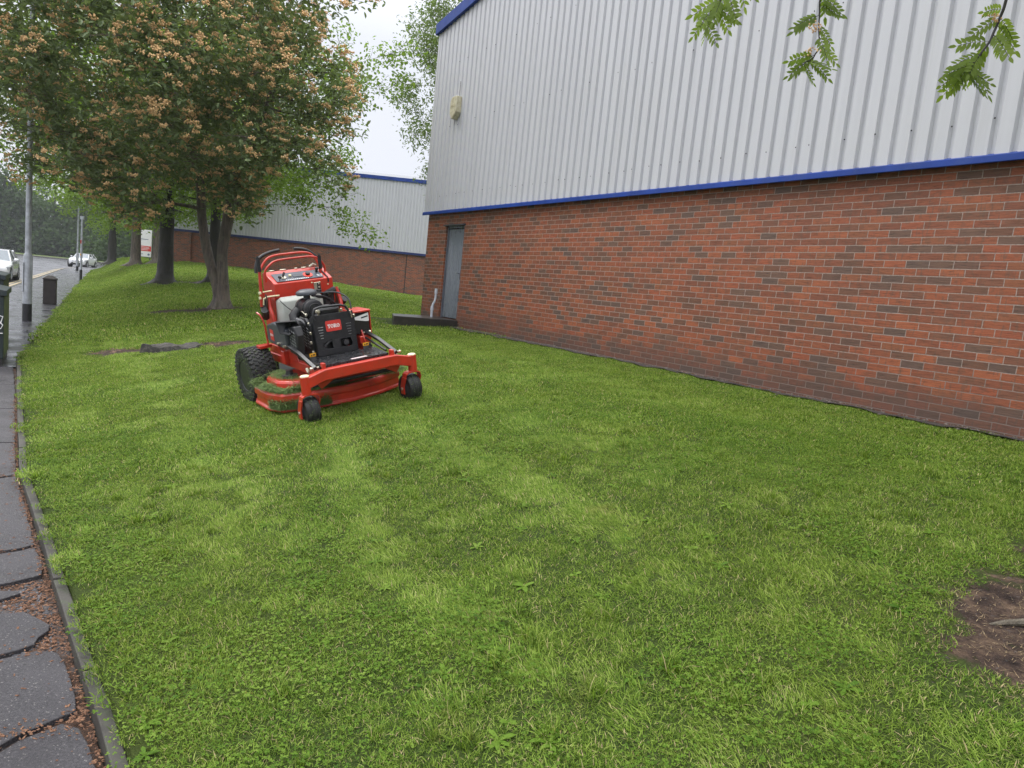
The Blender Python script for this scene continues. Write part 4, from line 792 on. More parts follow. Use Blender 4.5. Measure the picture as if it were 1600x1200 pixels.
    for sx in (-1, 1):   # folded side cheeks
        xq = X1 * sx; a_ = [(Y, Z0), (Y + .16, Z0), (Y + .16, .78), (Y + .06, Z1), (Y + .04, Z1)]; mb.prism(a_, 'x', xq - .003, xq + .003)
    gp = mb.build('engine_guard', blk, r, smooth=20, bevel=.0015)
    mb = MB(); mb.tube([(-.178, .44, .80), (-.182, .45, .86), (-.16, .455, .90), (-.11, .455, .912), (.09, .455, .905), (.135, .455, .888), (.155, .45, .85), (.165, .44, .80)], .011, 10); mb.build('hoop_handle', blk, gp)
    for sx in (-1, 1):
        slot = MB()
        for i in range(5): z_ = .735 - i * .024; slot.box((sx * .135, Y + (z_ - Z0) * .12 - .004, z_), (.05 - .006 * i, .003, .007 if sx < 0 else .003))
        slot.build('louvres', M['louvre'], gp, smooth=0)
    # badge with the maker's word
    bz0, bz1 = .688, .782; mb = MB(); pr = []
    for (x, z, a0) in ((.052, bz1 - .012, 0), (-.072, bz1 - .012, 90), (-.072, bz0 + .012, 180), (.052, bz0 + .012, 270)):
        for k in range(4): a_ = math.radians(a0 + 30 * k); pr.append((x + .012 * math.cos(a_), z + .012 * math.sin(a_)))
    n_ = len(pr); mb.add([F_(x, z, -.004) for x, z in pr] + [F_(x, z, -.001) for x, z in pr], [tuple(range(n_)), tuple(range(n_, 2 * n_))[::-1]] + [(i, (i + 1) % n_, n_ + (i + 1) % n_, n_ + i) for i in range(n_)]); bd = mb.build('badge', M['sticker'], gp, smooth=0)
    def word(fn, x0, z0, h, parent, depth=.0015):
        q = MB(); 
        def bar(a, b, c, d): q.add([fn(x0 + a * h, z0 + c * h, 0), fn(x0 + b * h, z0 + c * h, 0), fn(x0 + b * h, z0 + d * h, 0), fn(x0 + a * h, z0 + d * h, 0)], [(0, 1, 2, 3)])
        def ring(cx_, rx, rz, tx, tz_, a0=0, a1=360, zc=.5):
            N = 20
            for i in range(N):
                a_, b_ = math.radians(a0 + (a1 - a0) * i / N), math.radians(a0 + (a1 - a0) * (i + 1) / N); P4 = []
                for an, k in ((a_, 1), (b_, 1), (b_, 0), (a_, 0)): P4.append(fn(x0 + (cx_ + math.cos(an) * (rx if k else rx - tx)) * h, z0 + (zc + math.sin(an) * (rz if k else rz - tz_)) * h, 0))
                q.add(P4, [(0, 1, 2, 3)])
        bar(0, .8, .84, 1); bar(0, .1, .66, .84); bar(.7, .8, .66, .84); bar(.28, .52, .1, .84); bar(.18, .62, 0, .12)            # T
        ring(1.28, .42, .5, .22, .10)                                                                                       # O
        bar(1.76, 1.86, 0, .12); bar(1.84, 2.06, 0, 1); bar(1.76, 1.84, .88, 1); bar(1.95, 2.15, 0, .1); ring(2.12, .34, .27, .2, .1, -90, 90, .73); bar(2.06, 2.14, .9, 1); bar(2.06, 2.14, .46, .56)
        q.add([fn(x0 + a * h, z0 + b * h, 0) for a, b in ((2.12, .5), (2.34, .5), (2.58, 0), (2.32, 0))], [(0, 1, 2, 3)]); bar(2.4, 2.68, 0, .1)   # R
        ring(3.04, .42, .5, .22, .10); bar(3.42, 3.52, .02, .12)                                                                     # O
        return q.build('lettering', M['white'], parent, smooth=0, fix=False)
    word(lambda x, z, _: F_(x, z, -.0052), -.0675, .7175, .033, bd)
    # warning labels on small tabs
    for sx in (-1, 1):
        xx = -.295 if sx < 0 else .235; mb = MB(); mb.box((xx, .30 if sx < 0 else .34, .505), (.05, .012, .06), b=.002); tb_ = mb.build('label_tab', M['engine'], r, smooth=0)
        mb = MB(); yy = (.30 if sx < 0 else .34) - .008; mb.box((xx, yy, .535), (.058, .003, .030)); lb_ = mb.build('warning_label', M['yellow'], tb_, smooth=0)
        mb = MB(); mb.add([(xx - .02, yy - .003, .526), (xx - .006, yy - .003, .526), (xx - .013, yy - .003, .543)], [(0, 1, 2)]); mb.box((xx + .010, yy - .002, .535), (.022, .002, .010)); mb.build('pictogram', M['darkvoid'], lb_, smooth=0)
    # ---- engine
    mb = MB(); mb.box((-.01, .66, .62), (.30, .36, .30), b=.03); mb.box((-.01, .66, .80), (.26, .30, .10), b=.03)
    mb.lathe([(.125, .84), (.128, .875), (.115, .89), (.05, .893), (.045, .905), (0, .906)], (.0, .60, 0), 'z', 28)
    for k in range(9): mb.box((-.01, .66, .50 + k * .022), (.34, .30, .006))
    mb.box((0, .7, .43), (.46, .6, .10), b=.02); mb.lathe([(.07, .36), (.07, .5), (.05, .52), (0, .52)], (-.16, .95, 0), 'z', 16); mb.lathe([(.07, .36), (.07, .5), (.05, .52), (0, .52)], (.16, .95, 0), 'z', 16)
    en = mb.build('engine', M['engine_black'], r, smooth=30)
    for sx in (-1, 1):
        mb = MB(); mb.prism([(.47, .50), (.86, .50), (.86, .70), (.74, .80), (.56, .82), (.47, .76)], 'x', sx * .205 - .012, sx * .205 + .012); sh = mb.build('cylinder_shroud', M['bplastic'], en, smooth=20, bevel=.006)
        for j in range(4):
            mb = MB()
            for i in range(7): mb.box((sx * .2185, .53 + j * .07, .56 + i * .028 + j * .006), (.002, .045, .005), Matrix.Rotation(.35, 3, 'X'))
            mb.build('louvres', M['louvre'], sh, smooth=0)
    mb = MB()
    for (a_, b_, c_) in ((-.21, .50, .78), (-.215, .47, .70), (-.215, .52, .86), (.215, .47, .80), (.10, .47, .87), (-.12, .48, .86), (-.23, .45, .62), (-.235, .42, .54), (-.24, .40, .50)): mb = MB(); mb.lathe([(.011, -.02), (.011, 0), (.006, .004), (0, .004)], (a_, b_, c_), 'z', 6); mb.build('bolt', M['steel'], en)
    mb = MB(); mb.box((-.125, .47, .872), (.035, .04, .03), b=.006); mb.build('bracket', M['steel'], en); mb = MB(); mb.tube([(.13, .46, .86), (.17, .44, .84), (.18, .44, .78)], .006, 6); mb.build('dipstick', M['steel'], en)
    mb = MB(); mb.lathe([(.02, 0), (.02, .12), (0, .125)], (-.10, .46, .55), 'y', 10); mb.tube([(-.11, .45, .56), (-.06, .44, .60), (0, .45, .58)], .010, 8); mb.lathe([(.026, 0), (.026, .05), (0, .05)], (.10, .44, .565), 'y', 12); mb.build('oil_filter', M['engine'], en)
    # ---- air cleaner, pre-cleaner mushroom, ducts
    mb = MB(); C_ = (-.098, 0, .878)
    mb.lathe([(.03, .585), (.055, .580), (.060, .590), (.078, .592), (.088, .600), (.090, .625), (.084, .630), (.084, .650), (.093, .655), (.093, .672), (.086, .677), (.086, .78), (.094, .785), (.094, .80), (.086, .84), (.05, .86), (0, .862)], C_, 'y', 32)
    mb.lathe([(.03, .58), (.05, .583), (.05, .588), (0, .588)], C_, 'y', 24); ac = mb.build('air_cleaner', M['bplastic'], r, smooth=35)
    mb = MB(); mb.tube([(-.19, .68, .865), (-.197, .64, .868), (-.195, .60, .85), (-.19, .60, .84)], .005, 6); mb.build('clip', M['steel'], ac)
    mb = MB(); mb.lathe([(.030, .95), (.030, .995), (.088, .998), (.096, 1.006), (.096, 1.020), (.088, 1.034), (.060, 1.048), (.02, 1.052), (0, 1.052)], (-.092, .75, 0), 'z', 28); pc = mb.build('pre_cleaner', M['dgrey'], r, smooth=35)
    mb = MB(); mb.tube([(-.17, .80, .86), (-.22, .79, .82), (-.235, .74, .74), (-.22, .68, .68)], [.05, .048, .042, .04], 14); mb.build('intake_hose', M['bplastic'], r)
    mb = MB()   # exhaust deflector: open four-sided funnel
    o_ = [(-.470, .60, .815), (-.335, .45, .825), (-.315, .45, .765), (-.40, .49, .700), (-.455, .57, .715)]; i_ = [(-.30, .68, .80), (-.24, .60, .80), (-.22, .60, .76), (-.25, .62, .72), (-.30, .68, .72)]
    n_ = 5; mb.add(o_ + i_, [(j, (j + 1) % n_, n_ + (j + 1) % n_, n_ + j) for j in range(n_)] + [tuple(range(n_, 2 * n_))]); df = mb.build('exhaust_deflector', M['bplastic'], r, smooth=20); so_ = df.modifiers.new('wall', 'SOLIDIFY'); so_.thickness = .008
    mb = MB(); mb.tube([(-.25, .66, .80), (-.22, .60, .78), (-.19, .56, .74)], .022, 10); mb.build('exhaust_pipe', M['engine'], r)
    # ---- fuel tank, console tower
    mb = MB(); mb.box((-.06, 1.04, .82), (.46, .16, .32), b=.04); tk = mb.build('fuel_tank', M['tank'], r, smooth=40, bevel=.01); mb = MB(); mb.lathe([(.035, 1.0), (.037, 1.03), (0, 1.035)], (.10, .94, -.02), 'z', 16); mb.build('cap', M['bplastic'], tk)
    mb = MB(); side = [(1.0, .968), (.998, 1.104), (1.215, 1.203), (1.27, 1.195), (1.30, .92), (1.12, .90)]
    mb.prism(side, 'x', -.29, .29); cs = mb.build('console', red, r, smooth=20, bevel=.006)
    mb = MB()
    for sx in (-1, 1): mb.prism([(1.00, .97), (1.30, .95), (1.32, .55), (1.16, .50), (1.06, .62), (1.03, .80)], 'x', sx * .296 - .004, sx * .296 + .004)
    mb.box((0, 1.31, .78), (.59, .01, .46)); mb.build('tower_panel', red, r, smooth=0, bevel=.002)
    # right lower rounded dark cut-out
    mb = MB(); mb.tube([(.20, .985, .955), (.285, 1.0, .985), (.30, 1.05, .99)], .03, 8); mb.box((.235, 1.03, .88), (.12, .06, .20), b=.02); mb.build('control_box', M['bplastic'], r, smooth=30)
    # slope frame of reference for the control panel
    sa = math.atan2(.099, .217); Rm = Matrix.Rotation(sa, 3, 'X'); o0 = Vector((0, .998, 1.104)); ey = Rm @ Vector((0, 1, 0)); ez = Rm @ Vector((0, 0, 1))
    K = lambda x, y, z=0: o0 + Vector((x, 0, 0)) + ey * y + ez * (z + .0065)
    def kbox(mb, x, y, z, d, b=0, mi=0): mb.box(K(x, y, z), d, Rm, b, mi)
    mb = MB(); kbox(mb, -.02, .095, .0, (.46, .15, .003)); pn = mb.build('control_panel', M['panelgrey'], cs, smooth=0)
    mb = MB(); kbox(mb, -.02, .095, .004, (.10, .05, .006), .002); mb.build('display', M['dgrey'], pn)
    mb = MB()
    for (a_, b_) in ((-.17, .02),): 
        for i in range(13): kbox(mb, -.155 + i * .018, .034, .0025, (.012, .010, .001))
    for i in range(4): kbox(mb, .17 + (i % 2) * .03, .05 + (i // 2) * .02, .0025, (.02, .008, .001))
    mb.build('panel_lettering', M['white'], pn, smooth=0)
    N3 = Rm.to_4x4().to_3x3()
    mb = MB(); mb.lathe([(.040, 0), (.046, .004), (.046, .008), (.024, .009), (0, .009)], K(.075, .085, 0), 'z', 24, M=Rm); rg_ = mb.build('switch_ring', M['red_plastic'], pn)
    mb = MB(); mb.lathe([(.022, .006), (.022, .024), (.018, .028), (0, .028)], K(.075, .085, 0), 'z', 16, M=Rm); mb.build('switch_knob', M['bplastic'], rg_)
    mb = MB(); mb.lathe([(.004, 0), (.004, .022), (.016, .026), (.018, .036), (.012, .046), (0, .048)], K(-.215, .045, 0), 'z', 14, M=Rm); mb.build('choke_knob', M['bplastic'], pn)
    mb = MB(); mb.lathe([(.026, 0), (.028, .008), (.014, .012), (0, .012)], K(-.165, .085, 0), 'z', 16, M=Rm); ks = mb.build('ignition_switch', M['steel'], pn); mb = MB(); mb.box(K(-.165, .085, .035), (.012, .026, .05), Rm @ Matrix.Rotation(.3, 3, 'Y'), .003); mb.build('key', M['bplastic'], ks)
    mb = MB(); mb.lathe([(.014, 0), (.015, .012), (.010, .018), (0, .018)], K(-.095, .10, 0), 'z', 12, M=Rm); mb.build('fuse_cap', M['cream'], pn)
    mb = MB(); mb.lathe([(.016, 0), (.010, .02), (.018, .028), (.018, .045), (0, .05)], K(.185, .13, 0), 'z', 12, M=Rm); mb.build('throttle_knob', M['bplastic'], pn)
    mb = MB(); kbox(mb, .243, .09, .0, (.012, .17, .006)); mb.box((.243, .994, 1.085), (.012, .006, .04)); mb.build('lever_slot', M['darkvoid'], cs, smooth=0)
    for i, (x_, z_) in enumerate(((.075, 1.078), (.155, 1.075), (.235, 1.045))): mb = MB(); mb.lathe([(.007, .997), (.007, .99), (0, .988)], (x_, 0, z_), 'y', 10); mb.build('screw', M['cream'], cs)
    mb = MB(); mb.box((.125, .993, 1.028), (.068, .010, .098), b=.002); bk = mb.build('latch_plate', M['steel'], cs, smooth=20); mb = MB(); mb.box((.138, .986, 1.028), (.034, .006, .084), b=.001); mb.build('latch_insert', M['darkvoid'], bk, smooth=0); mb = MB(); mb.lathe([(.010, .984), (.010, .98), (0, .978)], (.138, 0, 1.03), 'y', 12); mb.lathe([(.008, .984), (.008, .98), (0, .978)], (.138, 0, 1.06), 'y', 12); mb.lathe([(.008, .984), (.008, .98), (0, .978)], (.138, 0, 0.996), 'y', 12); mb.build('latch_bolt', M['steel'], bk)
    # hardware along the console's back edge
    mb = MB()
    for x_, w_ in ((-.21, .05), (-.10, .06), (.03, .03), (.11, .05)): mb.box((x_, 1.228, 1.208), (w_, .03, .012), b=.005)
    mb.tube([(.16, 1.2, 1.21), (.19, 1.18, 1.235), (.215, 1.19, 1.22)], .012, 8)
    mb.build('hinge_hardware', M['steel'], cs)
    # ---- hoops, grips, levers
    def smooth_path(P_, k=5):
        P_ = [Vector(p) for p in P_]; o = []
        for i in range(len(P_) - 1):
            p0, p1, p2, p3 = P_[max(i - 1, 0)], P_[i], P_[i + 1], P_[min(i + 2, len(P_) - 1)]
            for j in range(k): f_ = j / k; o.append(.5 * ((2 * p1) + (p2 - p0) * f_ + (2 * p0 - 5 * p1 + 4 * p2 - p3) * f_ ** 2 + (-p0 + 3 * p1 - 3 * p2 + p3) * f_ ** 3))
        return o + [P_[-1]]
    mb = MB(); mb.tube(smooth_path([(-.315, 1.12, 1.12), (-.315, 1.11, 1.215), (-.265, 1.10, 1.275), (-.19, 1.10, 1.308), (.0, 1.10, 1.316), (.15, 1.10, 1.313), (.225, 1.11, 1.28), (.275, 1.12, 1.21), (.28, 1.13, 1.12)]), .0105, 10); mb.build('guard_hoop', red, r)
    mb = MB(); mb.tube(smooth_path([(-.325, 1.24, 1.12), (-.32, 1.24, 1.20), (-.265, 1.25, 1.29), (-.18, 1.25, 1.342), (0, 1.25, 1.352), (.15, 1.25, 1.348), (.225, 1.25, 1.31), (.285, 1.24, 1.20), (.29, 1.24, 1.12)]), .0115, 10); mb.build('guard_hoop', red, r)
    for P_ in ([(-.345, 1.27, 1.20), (-.325, 1.28, 1.285), (-.27, 1.29, 1.345), (-.18, 1.29, 1.378), (-.085, 1.29, 1.392)], [(.06, 1.29, 1.392), (.14, 1.29, 1.382), (.21, 1.29, 1.352), (.275, 1.28, 1.29), (.31, 1.27, 1.20)]):
        mb = MB(); mb.tube(smooth_path(P_), .0155, 12); mb.build('drive_grip', M['bplastic'], r)
    for (a_, b_, zt, zb) in ((-.392, 1.03, 1.358, 1.23), (.225, 1.10, 1.315, 1.19)):
        mb = MB(); mb.tube([(a_, b_, zb), (a_, b_, zt)], .0175, 14); mb.lathe([(.010, zt), (.010, zt + .012), (0, zt + .014)], (a_, b_, 0), 'z', 8); lv = mb.build('lever_grip', M['bplastic'], r, smooth=40)
        mb = MB(); mb.tube([(a_ - .02, b_ + .02, zb - (.32 if a_ < 0 else .08)), (a_ - .008, b_ + .01, zb - .15 if a_ < 0 else zb - .05), (a_, b_, zb + .01)], .0145, 12); mb.build('lever_stalk', red, lv)
    # left-hand linkage: spring disc, cream rods
    mb = MB()
    for i in range(5): mb.tube([(-.37 + .01 * math.cos(k / 16 * 6.283 * 1.0), 1.02 + .045 * math.cos(k / 16 * 6.283) + .004 * i, .975 - .012 * i + .045 * math.sin(k / 16 * 6.283)) for k in range(17)], .006, 6)
    mb.build('lever_spring', M['brownmetal'], r)
    mb = MB(); mb.tube([(-.40, 1.0, 1.045), (-.32, .99, 1.05)], .006, 8); mb.tube([(-.41, 1.0, .93), (-.405, .99, .985), (-.37, .985, 1.0), (-.26, .98, 1.0)], .007, 8); mb.lathe([(.014, 0), (.014, .02), (0, .022)], (-.425, 1.01, 1.03), 'z', 8); mb.lathe([(.012, 0), (.012, .02), (0, .022)], (-.43, 1.01, .985), 'z', 8); mb.build('linkage_rod', M['cream'], r)
    for sx in (-1, 1):
        mb = MB(); mb.tube(smooth_path([(sx * .335, 1.05, 1.0), (sx * .35, 1.02, .90), (sx * .345, .99, .83), (sx * .34, .98, .76)]), .020, 10); mb.build('bent_strut', red, r)
        mb = MB(); mb.tube(smooth_path([(sx * .43, 1.16, .845), (sx * .42, 1.10, .82), (sx * .405, 1.07, .74), (sx * .40, 1.07, .62), (sx * .40, 1.06, .55)]), .009, 8); mb.box((sx * .42, 1.12, .53), (.12, .10, .03), b=.004); mb.build('fender_stay', red, r)
        mb = MB(); mb.tube([(sx * .40, 1.02, .88), (sx * .37, 1.1, .80)], .035, 8); mb.prism([(1.02, .85), (1.14, .80), (1.20, .92), (1.06, .98)], 'x', sx * .37 - .01, sx * .37 + .01); mb.build('damper', M['bplastic'], r, smooth=30)
    # side covers
    mb = MB(); mb.prism([(1.02, .745), (1.05, .60), (.98, .575), (.60, .555), (.57, .62), (.58, .745), (.85, .785)], 'x', -.405, -.33); cv = mb.build('side_cover', M['dgrey'], r, smooth=20, bevel=.016, seg=3)
    mb = MB(); mb.prism([(.945, .615), (.865, .605), (.87, .705), (.95, .712)], 'x', -.4075, -.4055); b2 = mb.build('badge', M['sticker'], cv, smooth=0); word(lambda x, z, _: (-.409, .942 - x, z), 0, .65, .021, b2)
    mb = MB(); mb.prism([(.60, .53), (.42, .52), (.40, .70), (.44, .78), (.58, .76)], 'x', -.375, -.30); sv_ = mb.build('slotted_shroud', M['bplastic'], r, smooth=20, bevel=.012)
    for j in range(3):
        mb = MB()
        for i in range(7): mb.box((-.3765, .45 + j * .045, .555 + i * .028 + j * .008), (.002, .03, .005), Matrix.Rotation(.5, 3, 'X'))
        mb.build('louvres', M['louvre'], sv_, smooth=0)
    # right-hand battery box with label
    mb = MB(); mb.box((.355, .72, .68), (.16, .22, .20), b=.008); bt_ = mb.build('battery_box', M['bplastic'], r, smooth=20)
    mb = MB(); mb.box((.36, .72, .795), (.185, .25, .022), b=.006); mb.prism([(.60, .56), (.86, .56), (.86, .79), (.60, .79)], 'x', .438, .446); mb.build('battery_cover', red, bt_, smooth=20)
    mb = MB(); mb.prism([(.285, .745), (.43, .775), (.43, .695), (.40, .695), (.29, .720)], 'y', .606, .609); lb_ = mb.build('white_label', M['white'], bt_, smooth=0)
    mb = MB(); mb.box((.385, .6045, .738), (.07, .001, .012), Matrix.Rotation(-.15, 3, 'Y')); mb.build('label_print', M['darkvoid'], lb_, smooth=0)
    mb = MB(); mb.box((.36, .64, .53), (.12, .14, .07), b=.006); mb.prism([(.50, .44), (.80, .44), (.78, .60), (.60, .62)], 'x', .335, .345); mb.build('side_bracket', red, r, smooth=20)
    # cables
    mb = MB(); mb.tube(smooth_path([(-.27, .96, .955), (-.22, .90, .88), (-.17, .84, .84), (-.12, .78, .83)]), .004, 6); mb.tube(smooth_path([(.0, .86, 1.0), (.10, .82, .99), (.20, .72, .985), (.25, .62, .93), (.24, .56, .84)]), .007, 8); mb.tube(smooth_path([(-.02, .80, .99), (.06, .84, .95), (.16, .88, .92), (.25, .9, .80)]), .008, 8); mb.tube(smooth_path([(-.04, .76, .985), (.06, .78, .965), (.14, .8, .93), (.22, .82, .86)]), .010, 8); mb.build('cable', M['bplastic'], r)
    # operator platform at the back
    mb = MB(); mb.box((0, 1.52, .20), (.52, .38, .03), b=.006); mb.box((-.25, 1.36, .30), (.02, .1, .2)); mb.box((.25, 1.36, .30), (.02, .1, .2)); pf_ = mb.build('operator_platform', blk, r, smooth=20); mb = MB(); mb.box((0, 1.345, .62), (.40, .05, .40), b=.02); mb.build('thigh_pad', M['bplastic'], r, smooth=30)
    return r
M['rimblack'] = simple('black steel rim', (.016, .017, .02), .4, var=.2)
M['sticker_w'] = simple('white and pink label', (.62, .50, .50), .5, var=.15, scale=60)
M['louvre'] = simple('light through louvres', (.26, .27, .27), .5, var=.4, scale=50)
M['engine_black'] = simple('black engine castings', (.022, .022, .024), .5, metal=.3, var=.4, scale=30, dirt=((.09, .09, .085), .3))
M['red_plastic'] = simple('red plastic ring', (.62, .04, .02), .4, var=.05)
mow = mower()
# clippings lying on the deck: thin blades in heaps
def clippings():
    Mm = MR.to_4x4(); Mm.translation = MO; V = []; F = []; nv = 0; H_ = MB()
    def pile(n, fn, L=.045):
        nonlocal nv
        for i in range(n):
            x, y, z = fn(); a_ = rnd.uniform(0, 6.28); l = L * rnd.uniform(.4, 1.2); w = rnd.uniform(.0012, .0026); d = Vector((math.cos(a_), math.sin(a_), rnd.uniform(-.25, .35))); s_ = d.cross(Vector((0, 0, 1))).normalized() * w
            p = Vector((x, y, z)); P_ = [p - s_, p + s_, p + d * l * .5 + s_ + Vector((0, 0, .004)), p + d * l * .5 - s_ + Vector((0, 0, .004)), p + d * l + Vector((0, 0, -.004))]
            V.extend([Mm @ q for q in P_]); F.extend([(nv, nv + 1, nv + 2), (nv, nv + 2, nv + 3), (nv + 3, nv + 2, nv + 4)]); nv += 5
    def edge():   # shelf round the left side between skirt and raised top
        f_ = rnd.random(); P_ = [(-.585, 1.0), (-.61, .86), (-.615, .58), (-.55, .42), (-.34, .33), (-.05, .285)]; k = min(4, int(f_ * 5)); g_ = f_ * 5 - k; x = P_[k][0] * (1 - g_) + P_[k + 1][0] * g_; y = P_[k][1] * (1 - g_) + P_[k + 1][1] * g_; h = max(0, math.sin(x * 30 + y * 22) * .5 + .5)
        return x + rnd.gauss(.018, .022), y + rnd.gauss(.02, .022), .224 + abs(rnd.gauss(0, .022)) * (.3 + h)
    def lip():    # clumps stuck on the lower lip of the skirt
        f_ = rnd.random() ** .8; P_ = [(-.64, .56), (-.60, .40), (-.42, .32), (-.20, .265)]; k = min(2, int(f_ * 3)); g_ = f_ * 3 - k; return P_[k][0] * (1 - g_) + P_[k + 1][0] * g_ + rnd.gauss(0, .008), P_[k][1] * (1 - g_) + P_[k + 1][1] * g_ - .006 + rnd.gauss(0, .006), .085 + abs(rnd.gauss(0, .035))
    def topp(): return -.36 - abs(rnd.gauss(0, .07)), .72 + rnd.gauss(0, .10), .306 + abs(rnd.gauss(0, .012))
    def front(): f_ = rnd.uniform(-1, 1); return f_ * .56, .275 + abs(f_) ** 2 * .12 + rnd.gauss(.005, .012), .224 if rnd.random() < .5 else .160 + abs(rnd.gauss(0, .01))
    def rightf(): return .50 + rnd.gauss(0, .06), .36 + rnd.gauss(0, .04), .225 + abs(rnd.gauss(0, .03))
    pile(9500, edge); pile(5000, lip, .035)
    def wheel(X, yc, zc, R_, w_):
        def g(): a_ = rnd.uniform(0, 6.28); return X + rnd.uniform(-w_, w_), yc + math.cos(a_) * R_, zc + math.sin(a_) * R_
        return g
    def side(X, yc, zc, r0, r1):
        def g(): a_ = rnd.uniform(0, 6.28); q_ = rnd.uniform(r0, r1); return X, yc + math.cos(a_) * q_, zc + math.sin(a_) * q_
        return g
    for sx in (-1, 1): pile(120, wheel(.49 * sx, .045, .124, .129, .055), .016); pile(240, wheel(.505 * sx, 1.2, .264, .266, .11), .018); pile(160, side(-.626 if sx < 0 else .39, 1.2, .264, .15, .26), .018); pile(1300, topp, .03); pile(1200, front, .022); pile(900, rightf, .035)
    t = MT('cut grass', .7); P = t.co('Position'); t.set(color=t.ramp(t.noise(P, 160, 3, .8), [(.3, (.04, .075, .015)), (.5, (.10, .17, .035)), (.66, (.19, .26, .07)), (.8, (.33, .34, .16))])); M['clip'] = t.m
    tag(np_mesh('grass_clippings', np.array([tuple(v) for v in V]), np.array(F), M['clip']), 'wet grass clippings heaped along the red mower deck', 'grass clippings', kind='stuff')
clippings()
#@@PART5
# ================================================================== STREET FURNITURE AND CARS
M['galv'] = simple('galvanised steel', (.42, .44, .475), .45, metal=.3, var=.25, scale=7, dirt=((.16, .15, .14), .5), bump=.06)
M['postblack'] = simple('black paint', (.018, .018, .02), .5, var=.3)
def lamp_post(x, y, H, lab, wide=.088, arm=1.1, grp=None):
    r = empty('street_lamp', (x, y, 0), 0, label=lab, cat='street lamp', group=grp)
    q = MB(); q.lathe([(wide, .0), (wide, .38)], (0, 0, 0), 'z', 20); q.build('base_band', M['postblack'], r)
    q = MB(); q.lathe([(wide - .001, .38), (wide - .001, 1.38), (wide - .01, 1.42), (wide * .68, 1.46), (wide * .66, 1.5), (wide * .62, H * .6), (wide * .5, H)], (0, 0, 0), 'z', 20); q.tube([(0, 0, H - .05), (-.12, 0, H + .18), (-.5, .0, H + .32), (-arm, 0, H + .36)], .03, 10); q.build('pole', M['galv'], r, smooth=35)
    q = MB(); q.box((-wide * .80, -wide * .62, .95), (.008, .13, .62), Matrix.Rotation(.75, 3, 'Z'), b=.003); q.build('access_door', M['galv'], r)
    q = MB(); q.box((-arm - .22, 0, H + .38), (.55, .18, .09), b=.03); q.build('lamp_head', M['galv'], r, smooth=30); return r
lx, ly = -10.57, 15.26; lamp_post(lx, ly, 7.2, 'nearest grey street lamp post beside the lawn edge, rising into the leaves', grp='street lamps along the pavement')
lamp_post(-37.4, 60.0, 7.5, 'distant slim street lamp post overlapping the white crossover', wide=.10, grp='street lamps along the pavement')
q = MB(); sx_, sy_ = -24.45, 39.57; r = empty('sign_post', (sx_, sy_, 0), 0, label='slim grey sign post with black foot in front of the white crossover', cat='post')
q.lathe([(.07, 0), (.07, .62)], (0, 0, 0), 'z', 14); q.build('base_band', M['postblack'], r); q = MB(); q.lathe([(.058, .62), (.055, 3.4), (0, 3.41)], (0, 0, 0), 'z', 14); q.build('pole', M['galv'], r); q = MB(); q.box((.0, -.07, 2.15), (.05, .01, .2), b=.002); q.build('small_plate', M['sticker'], r); q = MB(); q.box((0, -.07, 1.45), (.06, .01, .10), b=.002); q.build('yellow_plate', M['yellow'], r); q = MB(); q.box((0, 0, 3.45), (.22, .12, .18), b=.02); q.build('top_unit', M['galv'], r)
# bollard
bx_, by_ = -13.71, 20.75; r = empty('bollard', (bx_, by_, 0), A * .85, label='squat dark brown bollard with a peaked cap beside the grey lamp post', cat='bollard')
q = MB(); w = .16; q.prism([(-w, -w), (w, -w), (w, w), (-w, w)], 'z', 0, .70); M['bollard'] = simple('dark brown concrete', (.028, .022, .020), .55, var=.35, scale=7, bump=.3, bscale=60); q.build('post', M['bollard'], r, smooth=0, bevel=.015)
q = MB(); q.add([(-w - .012, -w - .012, .70), (w + .012, -w - .012, .70), (w + .012, w + .012, .70), (-w - .012, w + .012, .70), (-w - .012, -w - .012, .745), (w + .012, -w - .012, .745), (w + .012, w + .012, .745), (-w - .012, w + .012, .745), (-.06, -.06, .83), (.06, -.06, .83), (.06, .06, .83), (-.06, .06, .83)], [(0, 1, 5, 4), (1, 2, 6, 5), (2, 3, 7, 6), (3, 0, 4, 7), (4, 5, 9, 8), (5, 6, 10, 9), (6, 7, 11, 10), (7, 4, 8, 11), (8, 9, 10, 11), (3, 2, 1, 0)]); q.build('cap', M['bollard'], r, smooth=0, bevel=.008)
